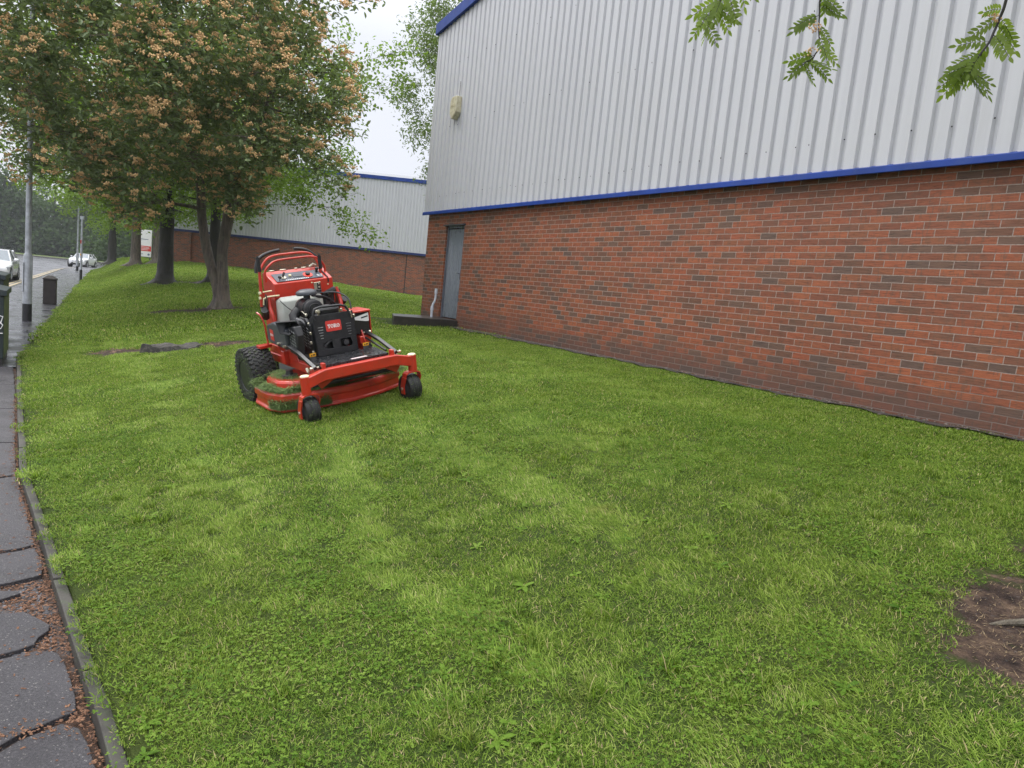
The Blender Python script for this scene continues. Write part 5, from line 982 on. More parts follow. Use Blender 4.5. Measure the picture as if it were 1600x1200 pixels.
# two utility cabinets at the left edge
M['cabgreen'] = simple('dark green cabinet paint', (.022, .032, .036), .42, var=.2, scale=4, dirt=((.06, .06, .045), .4), bump=.05)
M['cabmoss'] = simple('mossy green cabinet side', (.060, .075, .024), .6, var=.35, scale=5, dirt=((.03, .035, .02), .6))
def cabinet(s, uc, ln, dp, H, lab, graf=False):
    x, y = W2(s, uc); r = empty('utility_cabinet', (x, y, 0), math.pi / 2 + A, label=lab, cat='utility cabinet', group='utility cabinets beside the pavement')
    # local x runs along the kerb (away from camera), local y towards the road
    q = MB(); q.prism([(-ln / 2 + .01, -dp / 2 + .01), (ln / 2 - .01, -dp / 2 + .01), (ln / 2 - .01, dp / 2 - .01), (-ln / 2 + .01, dp / 2 - .01)], 'z', 0, .10); q.build('plinth', M['wetconc'], r, smooth=0)
    q = MB(); q.box((0, 0, (.10 + H - .09) / 2), (ln, dp, H - .19), b=.01); q.build('body', M['cabgreen'], r, smooth=20)
    q = MB(); q.box((0, -dp / 2 - .002, (.10 + H - .09) / 2), (ln - .02, .008, H - .22)); q.build('side_panel', M['cabmoss'], r, smooth=0)
    q = MB(); q.prism([(-dp / 2 - .03, H - .09), (dp / 2 + .03, H - .09), (dp / 2 + .03, H - .02), (0, H + .02), (-dp / 2 - .03, H - .02)], 'x', -ln / 2 - .03, ln / 2 + .03); q.build('lid', M['cabgreen'], r, smooth=0, bevel=.006)
    q = MB(); q.box((-ln / 2 - .004, .0, .50), (.008, dp - .06, H - .34), b=.002); d = q.build('door', M['cabgreen'], r, smooth=0); q = MB(); q.box((-ln / 2 - .014, dp * .32, .6), (.02, .03, .09), b=.004); q.build('lock', M['postblack'], d)
    if graf:
        X = -ln / 2 - .011; q = MB(); sc_ = [(-.10, .70), (-.16, .62), (-.22, .55), (-.20, .50), (-.12, .53), (-.08, .60), (-.14, .68), (-.22, .66), (-.20, .58), (-.10, .50), (-.02, .49), (.06, .53), (.10, .60)]; q.tube([(X, a_, b_) for a_, b_ in sc_], .007, 6); q.tube([(X, -.22, .44), (X, -.10, .445), (X, .0, .44)], .006, 6); q.build('graffiti', M['white'], d)
    return r
cabinet(11.95, -.80, 1.1, .46, 1.02, 'nearer dark green utility cabinet, with a white graffiti scrawl on its door', True)
cabinet(14.3, -.95, 1.4, .52, 1.14, 'farther taller utility cabinet with moss-green side, directly behind the graffitied one')
# dark half-buried block in the lawn: old inspection chamber kerb
P4 = [(-5.28, 9.86), (-4.42, 9.92), (-4.52, 10.36), (-5.36, 10.26)]; zz = [tz(*p) for p in P4]; nx_, ny_ = 22, 10; q = MB(); vs = []; rr_ = random.Random(5)
for i in range(nx_ + 1):
    for j in range(ny_ + 1):
        f_, g_ = i / nx_, j / ny_; x = (P4[0][0] * (1 - f_) + P4[1][0] * f_) * (1 - g_) + (P4[3][0] * (1 - f_) + P4[2][0] * f_) * g_; y = (P4[0][1] * (1 - f_) + P4[1][1] * f_) * (1 - g_) + (P4[3][1] * (1 - f_) + P4[2][1] * f_) * g_
        ed = i in (0, nx_) or j in (0, ny_); h = .115 * (1 - .8 * f_) * (1 - .25 * g_) + rr_.uniform(-.012, .012) + .018 * math.sin(f_ * 14) * math.sin(g_ * 5 + 1); vs.append((x + rr_.uniform(-.01, .01), y + rr_.uniform(-.01, .01), tz(x, y) + (-.12 if ed else h)))
q.add(vs, [(i * (ny_ + 1) + j, (i + 1) * (ny_ + 1) + j, (i + 1) * (ny_ + 1) + j + 1, i * (ny_ + 1) + j + 1) for i in range(nx_) for j in range(ny_)])
M['oldconc'] = simple('black weathered concrete', (.035, .031, .027), .7, var=.7, scale=9, bump=.8, bscale=60, dirt=((.14, .125, .10), .8)); tag(q.build('concrete_block', M['oldconc'], smooth=35), 'dark half-buried concrete block in a bare patch of the lawn', 'concrete block')
def f():
    x = rnd.choice([rnd.gauss(-4.3, .25), rnd.gauss(-5.75, .22)]); y = rnd.gauss(10.25, .16); return x, y, tz(x, y) - .004, rnd.uniform(.4, 1.6)
M['rub'] = simple('brown rubble', (.14, .085, .055), .8, var=.6, scale=9); scatter_bits('rubble', 260, f, .016, M['rub'], .5, kind='stuff', label='brown stones and crumbs of soil round the half-buried block', cat='rubble')
def f():
    x = rnd.gauss(2.15, .26); y = rnd.gauss(2.35, .28); return x, y, tz(x, y) - .003, rnd.uniform(.3, 1.4)
M['crumb'] = simple('soil crumbs', (.045, .032, .026), .8, var=.7, scale=14); scatter_bits('soil_crumbs', 1500, f, .007, M['crumb'], .6, kind='stuff', label='dark crumbs of bare soil under the rowan at the right edge', cat='soil')
V = []; F = []
for i in range(2600):
    x = rnd.gauss(2.05, .33); y = rnd.gauss(2.35, .36); z = tz(x, y) + .003; a_ = rnd.uniform(0, 6.28); l = rnd.uniform(.008, .035); w = .0011; c_, s_ = math.cos(a_), math.sin(a_); k = len(V)
    V += [(x - s_ * w, y + c_ * w, z), (x + s_ * w, y - c_ * w, z), (x + c_ * l, y + s_ * l, z + rnd.uniform(.0, .014))]; F.append((k, k + 1, k + 2))
t = MT('dead grass', .8); P = t.co('Position'); t.set(color=t.ramp(t.noise(P, 120, 2), [(.3, (.10, .06, .03)), (.5, (.24, .17, .09)), (.7, (.38, .31, .18))])); tag(np_mesh('dead_grass', np.array(V), np.array(F), t.m), 'dead straw-coloured grass lying over the bare soil under the rowan', 'dead grass', kind='stuff')
rp_ = [(2.30, 2.50), (2.14, 2.505), (2.02, 2.53), (1.93, 2.55), (1.86, 2.565)]; q = MB(); q.tube([(x, y, tz(x, y) + z) for (x, y), z in zip(rp_, (-.01, .012, .016, .008, -.012))], [.02, .019, .016, .012, .006], 8); tag(q.build('exposed_root', M['bark1']), 'brown tree root surfacing in the bare soil under the rowan', 'root')
# white and red board
x, y = -26.6, 50.2; z = tz(x, y); r = empty('site_board', (x, y, z), .18, label='white notice board with a red band standing between two tree trunks', cat='sign board')
M['boardred'] = simple('red band', (.62, .05, .04), .5, var=.06); q = MB(); q.box((0, 0, 1.22), (.90, .10, 1.86), b=.01); q.build('panel', M['white'], r, smooth=0); q = MB(); q.box((0, -.053, .86), (.90, .006, .36)); b_ = q.build('red_band', M['boardred'], r, smooth=0)
q = MB()
for i, w in enumerate((.62, .7, .5)): q.box((0, -.058, .96 - i * .09), (w, .003, .028))
q.build('band_lettering', M['white'], b_, smooth=0); M['bluemark'] = simple('grey blue print', (.16, .2, .30), .5); q = MB(); q.lathe([(.075, -.054), (.075, -.057), (0, -.057)], (.30, 0, .46), 'y', 16); q.box((-.2, -.054, .46), (.3, .004, .02)); q.box((-.2, -.054, .5), (.24, .004, .02)); q.box((0, -.054, 1.5), (.5, .004, .04)); q.build('emblem', M['bluemark'], r, smooth=0)
for k in (-1, 1): q = MB(); q.box((.36 * k, .0, .15), (.06, .06, .32)); q.build('leg', M['postblack'], r, smooth=0)
# small pole sign across the road
x, y = -105.4, 128.0; r = empty('pole_sign', (x, y, .1), .6, label='small white and red sign on a thin pole across the road', cat='sign'); q = MB(); q.tube([(0, 0, 0), (0, 0, 3.1)], .05, 8); q.build('pole', M['galv'], r); q = MB(); q.box((0, -.06, 2.55), (.55, .04, 1.35), b=.01); b_ = q.build('board', M['white'], r, smooth=0); q = MB(); q.box((0, -.09, 2.55), (.30, .02, .7)); q.build('red_mark', M['boardred'], b_, smooth=0)
# cars
M['carwhite'] = simple('white car paint', (.66, .67, .69), .22, coat=1, var=.03); M['glass'] = simple('dark car glass', (.03, .035, .04), .08, var=.1, spec=.8); M['glass2'] = simple('windscreen glass', (.14, .17, .20), .08, var=.1, spec=.8)
M['lens'] = simple('headlamp lens', (.22, .23, .25), .15, var=.3, scale=30, coat=1); M['plate'] = simple('number plate', (.7, .7, .66), .5, var=.05)
def car(loc, rz, lab, L=4.25, Wd=1.79, H=1.46, belt=.93, hood=.86, suv=False):
    r = empty('parked_car' if not suv else 'car', loc, rz, label=lab, cat='car')
    hw = Wd / 2; lift = .06 if suv else 0
    # local: +x is the car's front. stations: x, bottom z, half width at sill, half width at belt, belt z
    xs = np.linspace(-L / 2, L / 2, 29)
    def belt_z(x): f = (x + L / 2) / L; return float(np.interp(f, [0, .03, .12, .3, .62, .70, .9, .96, 1], [.74, .92, belt + .04, belt + .03, belt, belt - .02, hood - .08, hood - .19, .62])) + lift
    def half(x): f = (x + L / 2) / L; return hw * float(np.interp(f, [0, .03, .1, .25, .8, .92, .975, 1], [.70, .86, .95, 1, 1, .95, .82, .60]))
    def bot(x): f = (x + L / 2) / L; return float(np.interp(f, [0, .04, .1, .9, .96, 1], [.42, .28, .22, .22, .24, .36])) + lift
    wx = (-L * .305, L * .315); wr = .33 + (.03 if suv else 0)
    rows = []
    for x in xs:
        h = half(x); bz = belt_z(x); b0 = bot(x)
        for q_ in wx:
            dxq = abs(x - q_); R_ = wr + .07
            if dxq < R_: b0 = max(b0, wr + math.sqrt(R_ ** 2 - dxq ** 2) * .98)
        m_ = (b0 + bz) / 2; b0 = min(b0, bz - .05)
        rows.append([(x, -h * .93, b0), (x, -h, b0 + (bz - b0) * .35), (x, -h * .985, b0 + (bz - b0) * .7), (x, -h * .93, bz - .015), (x, -h * .80, bz + .015), (x, -h * .4, bz + .045), (x, 0, bz + .055), (x, h * .4, bz + .045), (x, h * .80, bz + .015), (x, h * .93, bz - .015), (x, h * .985, b0 + (bz - b0) * .7), (x, h, b0 + (bz - b0) * .35), (x, h * .93, b0)])
    mb = MB(); n = 13; mb.add([p for rw in rows for p in rw], [(i * n + j, i * n + j + 1, (i + 1) * n + j + 1, (i + 1) * n + j) for i in range(len(rows) - 1) for j in range(n - 1)] + [tuple(range(n))[::-1], tuple(range((len(rows) - 1) * n, len(rows) * n))])
    # cabin frame: roof
    xf, xw, xr, xb = L * .17, L * .035, -L * .30, -L * .43; zr = H
    roof = [(xw, -hw * .66, zr - .05), (xw, hw * .66, zr - .05), (-L * .1, hw * .70, zr), (xr, hw * .66, zr - .04), (xr, -hw * .66, zr - .04), (-L * .1, -hw * .70, zr)]
    mb.add([(x, y, z) for x, y, z in roof] + [(x, y, z - .04) for x, y, z in roof], [(0, 1, 2, 5), (5, 2, 3, 4), (6, 11, 8, 7), (11, 10, 9, 8), (0, 6, 7, 1), (1, 7, 8, 2), (2, 8, 9, 3), (3, 9, 10, 4), (4, 10, 11, 5), (5, 11, 6, 0)])
    bf = belt_z(xf); bb = belt_z(xb)
    for s_ in (-1, 1):
        mb.tube([(xf, s_ * hw * .86, bf), (xw, s_ * hw * .66, zr - .06)], .035, 6); mb.tube([(xb, s_ * hw * .84, bb), (xr, s_ * hw * .65, zr - .06)], .07, 6); mb.tube([(-L * .12, s_ * hw * .92, belt_z(-L * .12)), (-L * .12, s_ * hw * .69, zr - .03)], .03, 6)
    mb.build('body', M['carwhite'], r, smooth=50, bevel=0)
    mb = MB(); mb.add([(xf, -hw * .84, bf), (xf, hw * .84, bf), (xw, hw * .64, zr - .07), (xw, -hw * .64, zr - .07), (xf + .06, 0, bf + .03), (xw + .02, 0, zr - .05)], [(0, 4, 5, 3), (4, 1, 2, 5)]); mb.build('windscreen', M['glass2'], r, smooth=60)
    mb = MB(); mb.add([(xb, -hw * .82, bb), (xb, hw * .82, bb), (xr, hw * .64, zr - .07), (xr, -hw * .64, zr - .07)], [(0, 1, 2, 3)]); mb.build('rear_window', M['glass'], r, smooth=0)
    for s_ in (-1, 1):
        mb = MB(); mb.add([(xf - .03, s_ * hw * .875, bf - .0), (xb + .05, s_ * hw * .865, bb), (xr, s_ * hw * .655, zr - .05), (xw, s_ * hw * .665, zr - .06)], [(0, 1, 2, 3)]); mb.build('side_window', M['glass'], r, smooth=0)
        mb = MB(); mb.box((xf - .12, s_ * (hw + .07), bf + .10), (.12, .20, .13), b=.04); mb.build('door_mirror', M['carwhite'], r, smooth=40)
        h = half(L * .455); mb = MB(); hz = belt_z(L * .44) - .13; mb.add([(L * .485, s_ * hw * .56, hz - .05), (L * .490, s_ * hw * .56, hz + .06), (L * .43, s_ * hw * .945, hz + .10), (L * .44, s_ * hw * .94, hz - .02), (L * .38, s_ * hw * .985, hz + .13)], [(0, 1, 2, 3), (3, 2, 4)]); hl = mb.build('headlight', M['lens'], r, smooth=0); so_ = hl.modifiers.new('t', 'SOLIDIFY'); so_.thickness = .03; so_.offset = 0
        for q_ in wx:
            mb = MB(); mb.lathe([(wr * .62, -.10), (wr * .95, -.11), (wr, -.08), (wr, .08), (wr * .95, .11), (wr * .62, .10)], (q_, s_ * (hw - .13), wr), 'y', 28); w_ = mb.build('wheel', M['rubber'], r, smooth=40)
            mb = MB(); Y_ = s_ * (hw - .13) + s_ * .10; mb.lathe([(wr * .64, 0), (wr * .62, -.03 * s_), (wr * .15, -.01 * s_), (0, -.005 * s_)], (q_, Y_, wr), 'y', 24); 
            for k in range(5): a_ = k * 1.2566; mb.box((q_ + math.cos(a_) * wr * .35, Y_ + .004 * s_, wr + math.sin(a_) * wr * .35), (wr * .55, .03, .07), Matrix.Rotation(-a_, 3, 'Y'), b=.008)
            mb.build('rim', M['galv'], w_, smooth=30)
            mb = MB(); mb.lathe([(wr + .065, -.22), (wr + .065, .0), (0, .0)], (q_, s_ * (hw - .13) - s_ * .02, wr + .02), 'y', 24); mb.build('wheel_well', M['darkvoid'], r)
    mb = MB(); x_ = L / 2; mb.box((x_ - .03, 0, .36 + lift), (.10, hw * 1.05, .15 if not suv else .24), b=.03); mb.box((x_ - .035, 0, .60 + lift), (.09, hw * .95, .09), b=.02); mb.build('grille', M['postblack'], r, smooth=20)
    mb = MB(); mb.box((0, 0, .26 + lift), (L * .93, hw * 1.9, .10), b=.02); mb.build('sill_trim' if not suv else 'lower_cladding', M['postblack'], r, smooth=20)
    mb = MB(); mb.box((x_ + .02, 0, .47 + lift), (.012, .50, .11)); mb.build('number_plate', M['plate'], r, smooth=0)
    return r
car((-25.2, 34.0, -.11), math.radians(-61), 'nearer white hatchback on the road just behind the green utility cabinets', L=4.2, H=1.46)
car((-48.9, 79.5, -.11), math.radians(-76), 'white crossover car coming round the bend in the distance', L=4.35, Wd=1.80, H=1.56, belt=1.0, hood=.98, suv=True)
#@@PART6
# ================================================================== GRASS: instanced clumps of real blades over the turf sheet
t = MT('grass blades', .6, spec=.10); P = t.co('Position'); oi = t.n('ShaderNodeObjectInfo'); rv = oi.outputs['Random']
a = t.noise(P, 1.0, 4, .6); b = t.noise(P, 4.5, 4, .65); c = t.noise(P, 38, 2)
at = t.n('ShaderNodeAttribute', attribute_name='tint'); tv = at.outputs['Fac']
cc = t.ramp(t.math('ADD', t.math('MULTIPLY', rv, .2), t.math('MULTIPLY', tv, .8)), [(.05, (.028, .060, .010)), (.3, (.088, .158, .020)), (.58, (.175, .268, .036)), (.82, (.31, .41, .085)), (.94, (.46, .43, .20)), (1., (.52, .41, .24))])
cc = t.mix(t.ramp(a, [(.40, 0.0), (.62, .25)]), cc, (.165, .215, .026)); cc = t.mix(t.ramp(b, [(.55, 0.0), (.72, .40)]), cc, (.06, .125, .015)); cc = t.mix(t.ramp(t.noise(P, 2.3, 5, .7), [(.60, 0.0), (.74, .45)]), cc, (.25, .23, .07))
t.set(color=cc); tr = t.n('ShaderNodeBsdfTranslucent'); t.l(t.mix(1.0, cc, (1.15, 1.3, .55), 'MULTIPLY'), tr.inputs[0]); mx = t.n('ShaderNodeMixShader'); mx.inputs[0].default_value = .32; t.l(t.b.outputs[0], mx.inputs[1]); t.l(tr.outputs[0], mx.inputs[2]); t.l(mx.outputs[0], t.o.inputs[0]); M['grass'] = t.m
t = MT('lawn weeds', .6, spec=.12); P = t.co('Position'); oi = t.n('ShaderNodeObjectInfo'); at = t.n('ShaderNodeAttribute', attribute_name='tint'); cc = t.ramp(t.math('ADD', t.math('MULTIPLY', oi.outputs['Random'], .5), t.math('MULTIPLY', at.outputs['Fac'], .5)), [(.1, (.055, .12, .014)), (.5, (.11, .20, .020)), (.9, (.19, .28, .045))]); t.set(color=cc)
tr = t.n('ShaderNodeBsdfTranslucent'); t.l(t.mix(1.0, cc, (1.2, 1.3, .7), 'MULTIPLY'), tr.inputs[0]); mx = t.n('ShaderNodeMixShader'); mx.inputs[0].default_value = .35; t.l(t.b.outputs[0], mx.inputs[1]); t.l(tr.outputs[0], mx.inputs[2]); t.l(mx.outputs[0], t.o.inputs[0]); M['weed'] = t.m
tmpl = bpy.data.collections.new('grass_templates')
def tmpl_mesh(name, V, F, tint, mat):
    me = bpy.data.meshes.new(name); me.vertices.add(len(V)); me.vertices.foreach_set('co', V.astype(np.float32).ravel()); k = F.shape[1]; me.loops.add(F.size); me.loops.foreach_set('vertex_index', F.astype(np.int32).ravel()); me.polygons.add(len(F)); me.polygons.foreach_set('loop_start', np.arange(0, F.size, k, dtype=np.int32)); me.materials.append(mat)
    a_ = me.attributes.new('tint', 'FLOAT', 'POINT'); a_.data.foreach_set('value', tint.astype(np.float32)); me.update(calc_edges=True); o = bpy.data.objects.new(name, me); tmpl.objects.link(o); return o
def blades(n, rad, L, w, lean, dirbias=None, seed=0, dead=.05, tmin=0.):
    r = np.random.default_rng(seed); rr = rad * np.sqrt(r.random(n)); th = r.random(n) * 6.283; p = np.stack([rr * np.cos(th), rr * np.sin(th), np.full(n, -.004)], 1)
    az = r.random(n) * 6.283 if dirbias is None else r.normal(0, dirbias, n); ll = L * r.uniform(.45, 1.25, n); tl = np.abs(r.normal(lean, .28, n)).clip(.05, 1.35)
    d = np.stack([np.cos(az) * np.sin(tl), np.sin(az) * np.sin(tl), np.cos(tl)], 1); s_ = np.stack([-np.sin(az + r.normal(0, .5, n)), np.cos(az), np.zeros(n)], 1); ww = (w * r.uniform(.6, 1.3, n))[:, None]
    m_ = p + d * (ll * .55)[:, None]; bend = np.stack([np.cos(az), np.sin(az), np.full(n, -.55)], 1) * (ll * .28)[:, None]; e_ = p + d * ll[:, None] + bend * r.uniform(.2, 1.1, n)[:, None]; e_[:, 2] = np.maximum(e_[:, 2], .003)
    V = np.stack([p - s_ * ww, p + s_ * ww, m_ + s_ * ww * .8, m_ - s_ * ww * .8, e_], 1).reshape(-1, 3); F = np.array([[0, 1, 2], [0, 2, 3], [3, 2, 4]]); F = (F[None] + (np.arange(n) * 5)[:, None, None]).reshape(-1, 3)
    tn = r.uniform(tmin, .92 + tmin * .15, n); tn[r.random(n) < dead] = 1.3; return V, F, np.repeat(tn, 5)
NV_ = 0; IDX = {}
def addt(kind, *a, mat='grass'):
    global NV_
    tmpl_mesh('g%03d_%s' % (NV_, kind), *a, M[mat]); IDX.setdefault(kind, []).append(NV_); NV_ += 1
for i in range(6): addt('near', *blades(260, .085, .027, .0015, .75, seed=i))
for i in range(3): addt('near_lean', *blades(280, .085, .038, .0015, 1.0, .4, seed=20 + i, dead=.02, tmin=.16))  # raised tint paints in the sky sheen and pale undersides of pressed blades
for i in range(2): addt('tuft', *blades(110, .035, .062, .0014, .50, seed=30 + i))
for i in range(4): addt('mid', *blades(380, .17, .029, .0026, .75, seed=40 + i))
for i in range(2): addt('mid_lean', *blades(400, .17, .040, .0026, 1.0, .4, seed=50 + i, dead=.02, tmin=.16))  # same paler tint: sheen of the mown tracks put into the blade colour
for i in range(3): addt('far', *blades(480, .42, .045, .0058, .75, seed=60 + i))
def clover(seed, n=60, rad=.10, s=.0055):
    r = np.random.default_rng(seed); V = []; F = []; T_ = []; k = 0
    for i in range(n):
        q = rad * math.sqrt(r.random()); th = r.random() * 6.28; o = np.array([q * math.cos(th), q * math.sin(th), r.uniform(.010, .026)]); a0 = r.random() * 6.28; tv_ = r.random(); sz = s * r.uniform(.6, 1.3); tl = r.normal(0, .25, 2)
        for j in range(3):
            a_ = a0 + j * 2.094; d = np.array([math.cos(a_), math.sin(a_), tl[0] + .15]); w = np.array([-math.sin(a_), math.cos(a_), tl[1]]) * .5
            V += [o, o + (d * .55 + w) * sz, o + (d * 1.05 + w * .6) * sz, o + (d * 1.05 - w * .6) * sz, o + (d * .55 - w) * sz]; F += [(k, k + 1, k + 2), (k, k + 2, k + 3), (k, k + 3, k + 4)]; T_ += [tv_] * 5; k += 5
    return np.array(V), np.array(F), np.array(T_)
def rosette(seed, n=8, L=.07, w=.2, sz=.012):
    r = np.random.default_rng(seed); V = []; F = []; T_ = []; k = 0
    for i in range(n):
        a_ = i * 6.283 / n + r.normal(0, .3); l = L * r.uniform(.5, 1.2); d = np.array([math.cos(a_), math.sin(a_), 0]); s_ = np.array([-math.sin(a_), math.cos(a_), 0]); tv_ = r.random(); z0 = r.uniform(.2, .6)
        for f_, g_, h in ((0, .25, 0), (.35, .8, .32), (.7, 1, .40), (1.0, .05, .30)): V += [d * l * f_ + s_ * l * w * g_ + np.array([0, 0, l * h * z0 + .004]), d * l * f_ - s_ * l * w * g_ + np.array([0, 0, l * h * z0 + .004])]; T_ += [tv_] * 2
        for j in range(3): F += [(k + 2 * j, k + 2 * j + 1, k + 2 * j + 3), (k + 2 * j, k + 2 * j + 3, k + 2 * j + 2)]
        k += 8
    return np.array(V), np.array(F), np.array(T_)
for i in range(3): addt('clover', *clover(i), mat='weed')
for i in range(3): addt('rosette', *rosette(i, 7 + i, .042, .16), mat='weed')
for i in range(1): addt('broad', *rosette(9, 4, .032, .36), mat='weed')
def points(r0, r1, dens, edge=.06):
    """points over the part of the lawn the street could see, by distance band from the camera spot"""
    st_ = 1 / math.sqrt(dens); gx_, gy_ = np.meshgrid(np.arange(-r1, r1, st_), np.arange(.3, r1, st_)); x = (gx_ + rng.uniform(-.45, .45, gx_.shape) * st_).ravel(); y = (gy_ + rng.uniform(-.45, .45, gy_.shape) * st_).ravel()
    d = np.hypot(x, y); an = np.arctan2(x, y); k = (d >= r0) & (d < r1) & (an > -.80) & (an < .83); x, y = x[k], y[k]; s, u = SU(x, y)
    k = (u > kerbu(s) + edge) & np.where(s < 15.4, u < 6.82 + .06 * np.sin(s * 5), u < 40) & ((x < -22.8) | (y < 45.8)); x, y, s, u = x[k], y[k], s[k], u[k]
    k = ~((s > 13.0) & (s < 15.45) & (u > 5.5)); x, y, s, u = x[k], y[k], s[k], u[k]   # the step
    k = ~((np.abs(x + 4.9) < .42) & (np.abs(y - 10.1) < .17)); x, y = x[k], y[k]
    w = bare(x, y)  ; k = rng.random(len(x)) > w * 1.5; return x[k], y[k]
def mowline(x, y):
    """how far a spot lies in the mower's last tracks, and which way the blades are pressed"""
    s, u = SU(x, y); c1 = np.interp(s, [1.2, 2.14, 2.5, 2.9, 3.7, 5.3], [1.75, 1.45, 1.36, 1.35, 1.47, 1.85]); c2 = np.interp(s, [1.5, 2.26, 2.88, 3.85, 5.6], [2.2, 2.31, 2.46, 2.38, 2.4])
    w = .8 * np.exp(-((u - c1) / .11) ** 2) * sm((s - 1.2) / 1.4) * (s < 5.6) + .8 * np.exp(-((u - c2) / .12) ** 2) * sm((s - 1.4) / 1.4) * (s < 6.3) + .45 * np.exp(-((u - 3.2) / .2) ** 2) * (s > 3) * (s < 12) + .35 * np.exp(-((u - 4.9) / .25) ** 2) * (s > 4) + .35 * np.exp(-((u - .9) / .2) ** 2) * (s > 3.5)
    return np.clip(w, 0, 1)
PX, PY, PI_, PR, PS = [], [], [], [], []
def put(x, y, kinds, smin, smax, leanw=None, lean_kinds=None, sink=0):
    n = len(x); idx = np.array(kinds)[rng.integers(0, len(kinds), n)]; rot = rng.uniform(0, 6.283, n)
    if leanw is not None:
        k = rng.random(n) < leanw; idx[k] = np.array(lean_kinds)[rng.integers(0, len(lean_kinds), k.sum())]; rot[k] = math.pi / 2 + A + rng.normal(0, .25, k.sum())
    PX.append(x); PY.append(y); PI_.append(idx); PR.append(rot); PS.append(rng.uniform(smin, smax, n) * (1 + .13 * fbm(x, y, 3.1, 8)))
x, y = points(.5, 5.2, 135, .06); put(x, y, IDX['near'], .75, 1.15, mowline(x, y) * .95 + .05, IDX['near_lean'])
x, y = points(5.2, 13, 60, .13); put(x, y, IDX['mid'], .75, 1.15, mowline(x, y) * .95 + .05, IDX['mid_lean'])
x, y = points(13, 95, 12, .36); put(x, y, IDX['far'], .8, 1.2)
x, y = points(5, 13, 40, .06); s, u = SU(x, y); k = u < kerbu(s) + .25; put(x[k], y[k], IDX['near'], .75, 1.1)
x, y = points(13, 40, 20, .1); s, u = SU(x, y); k = u < kerbu(s) + .5; put(x[k], y[k], IDX['mid'], .75, 1.1)
x, y = points(.5, 7, 26); k = fbm(x, y, 2.2, 5) > .18; put(x[k], y[k], IDX['tuft'], .5, 1.15)
def weedy(x, y): s, u = SU(x, y); return (fbm(x, y, 1.5, 13) > .05) | (u < kerbu(s) + .35 + .3 * fbm(x, y, 2, 4))
x, y = points(.5, 6.5, 60); k = weedy(x, y); put(x[k], y[k], IDX['clover'], .7, 1.35)
x, y = points(.5, 9, 9); put(x, y, IDX['rosette'], .5, 1.25)
x, y = points(.5, 9, 1.0); put(x, y, IDX['broad'], .5, 1.1)
PX = np.concatenate(PX); PY = np.concatenate(PY); PI_ = np.concatenate(PI_); PR = np.concatenate(PR); PS = np.concatenate(PS); PZ_ = terz(PX, PY)
e_ = .12; gx = (terz(PX + e_, PY) - terz(PX - e_, PY)) / (2 * e_); gy = (terz(PX, PY + e_) - terz(PX, PY - e_)) / (2 * e_)
ROT = np.zeros((len(PX), 3), np.float32)
cz, sz_ = np.cos(PR), np.sin(PR)
for i in range(0): pass
# rotation = slope tilt (about world x,y) after spin about z, as XYZ Euler angles
nx, ny, nz = -gx, -gy, np.ones_like(gx); ln = np.sqrt(nx ** 2 + ny ** 2 + 1); nx, ny, nz = nx / ln, ny / ln, nz / ln
X_ = np.stack([cz, sz_, -(nx * cz + ny * sz_) / nz], 1); X_ /= np.linalg.norm(X_, axis=1)[:, None]; N_ = np.stack([nx, ny, nz], 1); Y_ = np.cross(N_, X_)
ROT[:, 1] = -np.arcsin(np.clip(X_[:, 2], -1, 1)); ROT[:, 0] = np.arctan2(Y_[:, 2], N_[:, 2]); ROT[:, 2] = np.arctan2(X_[:, 1], X_[:, 0])
me = bpy.data.meshes.new('grass'); me.vertices.add(len(PX)); me.vertices.foreach_set('co', np.stack([PX, PY, PZ_], 1).astype(np.float32).ravel())
for nm, ty, arr in (('rot', 'FLOAT_VECTOR', ROT), ('scl', 'FLOAT', PS.astype(np.float32)), ('idx', 'INT', PI_.astype(np.int32))):
    a_ = me.attributes.new(nm, ty, 'POINT'); a_.data.foreach_set('vector' if ty == 'FLOAT_VECTOR' else 'value', arr.ravel())
gr = link(bpy.data.objects.new('grass', me)); tag(gr, 'short mown grass with clover and small weeds covering the lawn', 'grass', kind='stuff'); me.materials.append(M['grass'])
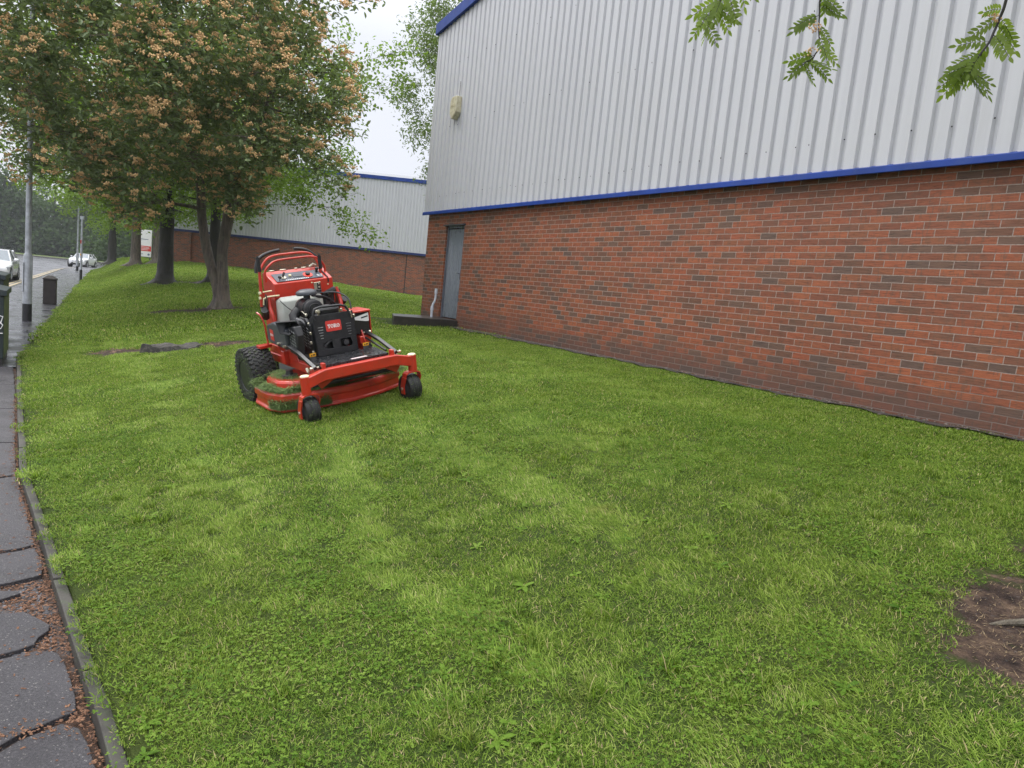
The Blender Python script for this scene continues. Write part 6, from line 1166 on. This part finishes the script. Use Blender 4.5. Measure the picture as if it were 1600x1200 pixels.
ng = bpy.data.node_groups.new('grass_scatter', 'GeometryNodeTree'); ng.interface.new_socket('Geometry', in_out='INPUT', socket_type='NodeSocketGeometry'); ng.interface.new_socket('Geometry', in_out='OUTPUT', socket_type='NodeSocketGeometry')
N = ng.nodes; gi = N.new('NodeGroupInput'); go = N.new('NodeGroupOutput'); iop = N.new('GeometryNodeInstanceOnPoints'); ci = N.new('GeometryNodeCollectionInfo'); ci.inputs['Collection'].default_value = tmpl; ci.inputs['Separate Children'].default_value = True; ci.inputs['Reset Children'].default_value = True
def na(nm, ty): q = N.new('GeometryNodeInputNamedAttribute'); q.data_type = ty; q.inputs['Name'].default_value = nm; return q.outputs[0]
Lk = ng.links.new; Lk(gi.outputs[0], iop.inputs['Points']); Lk(ci.outputs[0], iop.inputs['Instance']); iop.inputs['Pick Instance'].default_value = True; Lk(na('idx', 'INT'), iop.inputs['Instance Index'])
er = N.new('FunctionNodeEulerToRotation'); Lk(na('rot', 'FLOAT_VECTOR'), er.inputs[0]); Lk(er.outputs[0], iop.inputs['Rotation']); Lk(na('scl', 'FLOAT'), iop.inputs['Scale']); Lk(iop.outputs[0], go.inputs[0])
gm = gr.modifiers.new('scatter', 'NODES'); gm.node_group = ng
print('grass instances', len(PX))
# ------------------------------------------------------------------ damp air
hz = MB(); hz.add([(x, y, z) for x in (-230, 130) for y in (-60, 230) for z in (-1.4, 24)], [(0, 1, 3, 2), (4, 6, 7, 5), (0, 4, 5, 1), (2, 3, 7, 6), (0, 2, 6, 4), (1, 5, 7, 3)])
hm = bpy.data.materials.new('damp air'); hm.use_nodes = True; ht_ = hm.node_tree; ht_.nodes.clear(); ho = ht_.nodes.new('ShaderNodeOutputMaterial'); hv = ht_.nodes.new('ShaderNodeVolumePrincipled'); hv.inputs['Color'].default_value = (.86, .89, .95, 1); hv.inputs['Density'].default_value = .00045; ht_.links.new(hv.outputs[0], ho.inputs['Volume'])
tag(hz.build('haze', hm, smooth=0), kind='stuff'); S.cycles.volume_bounces = 1
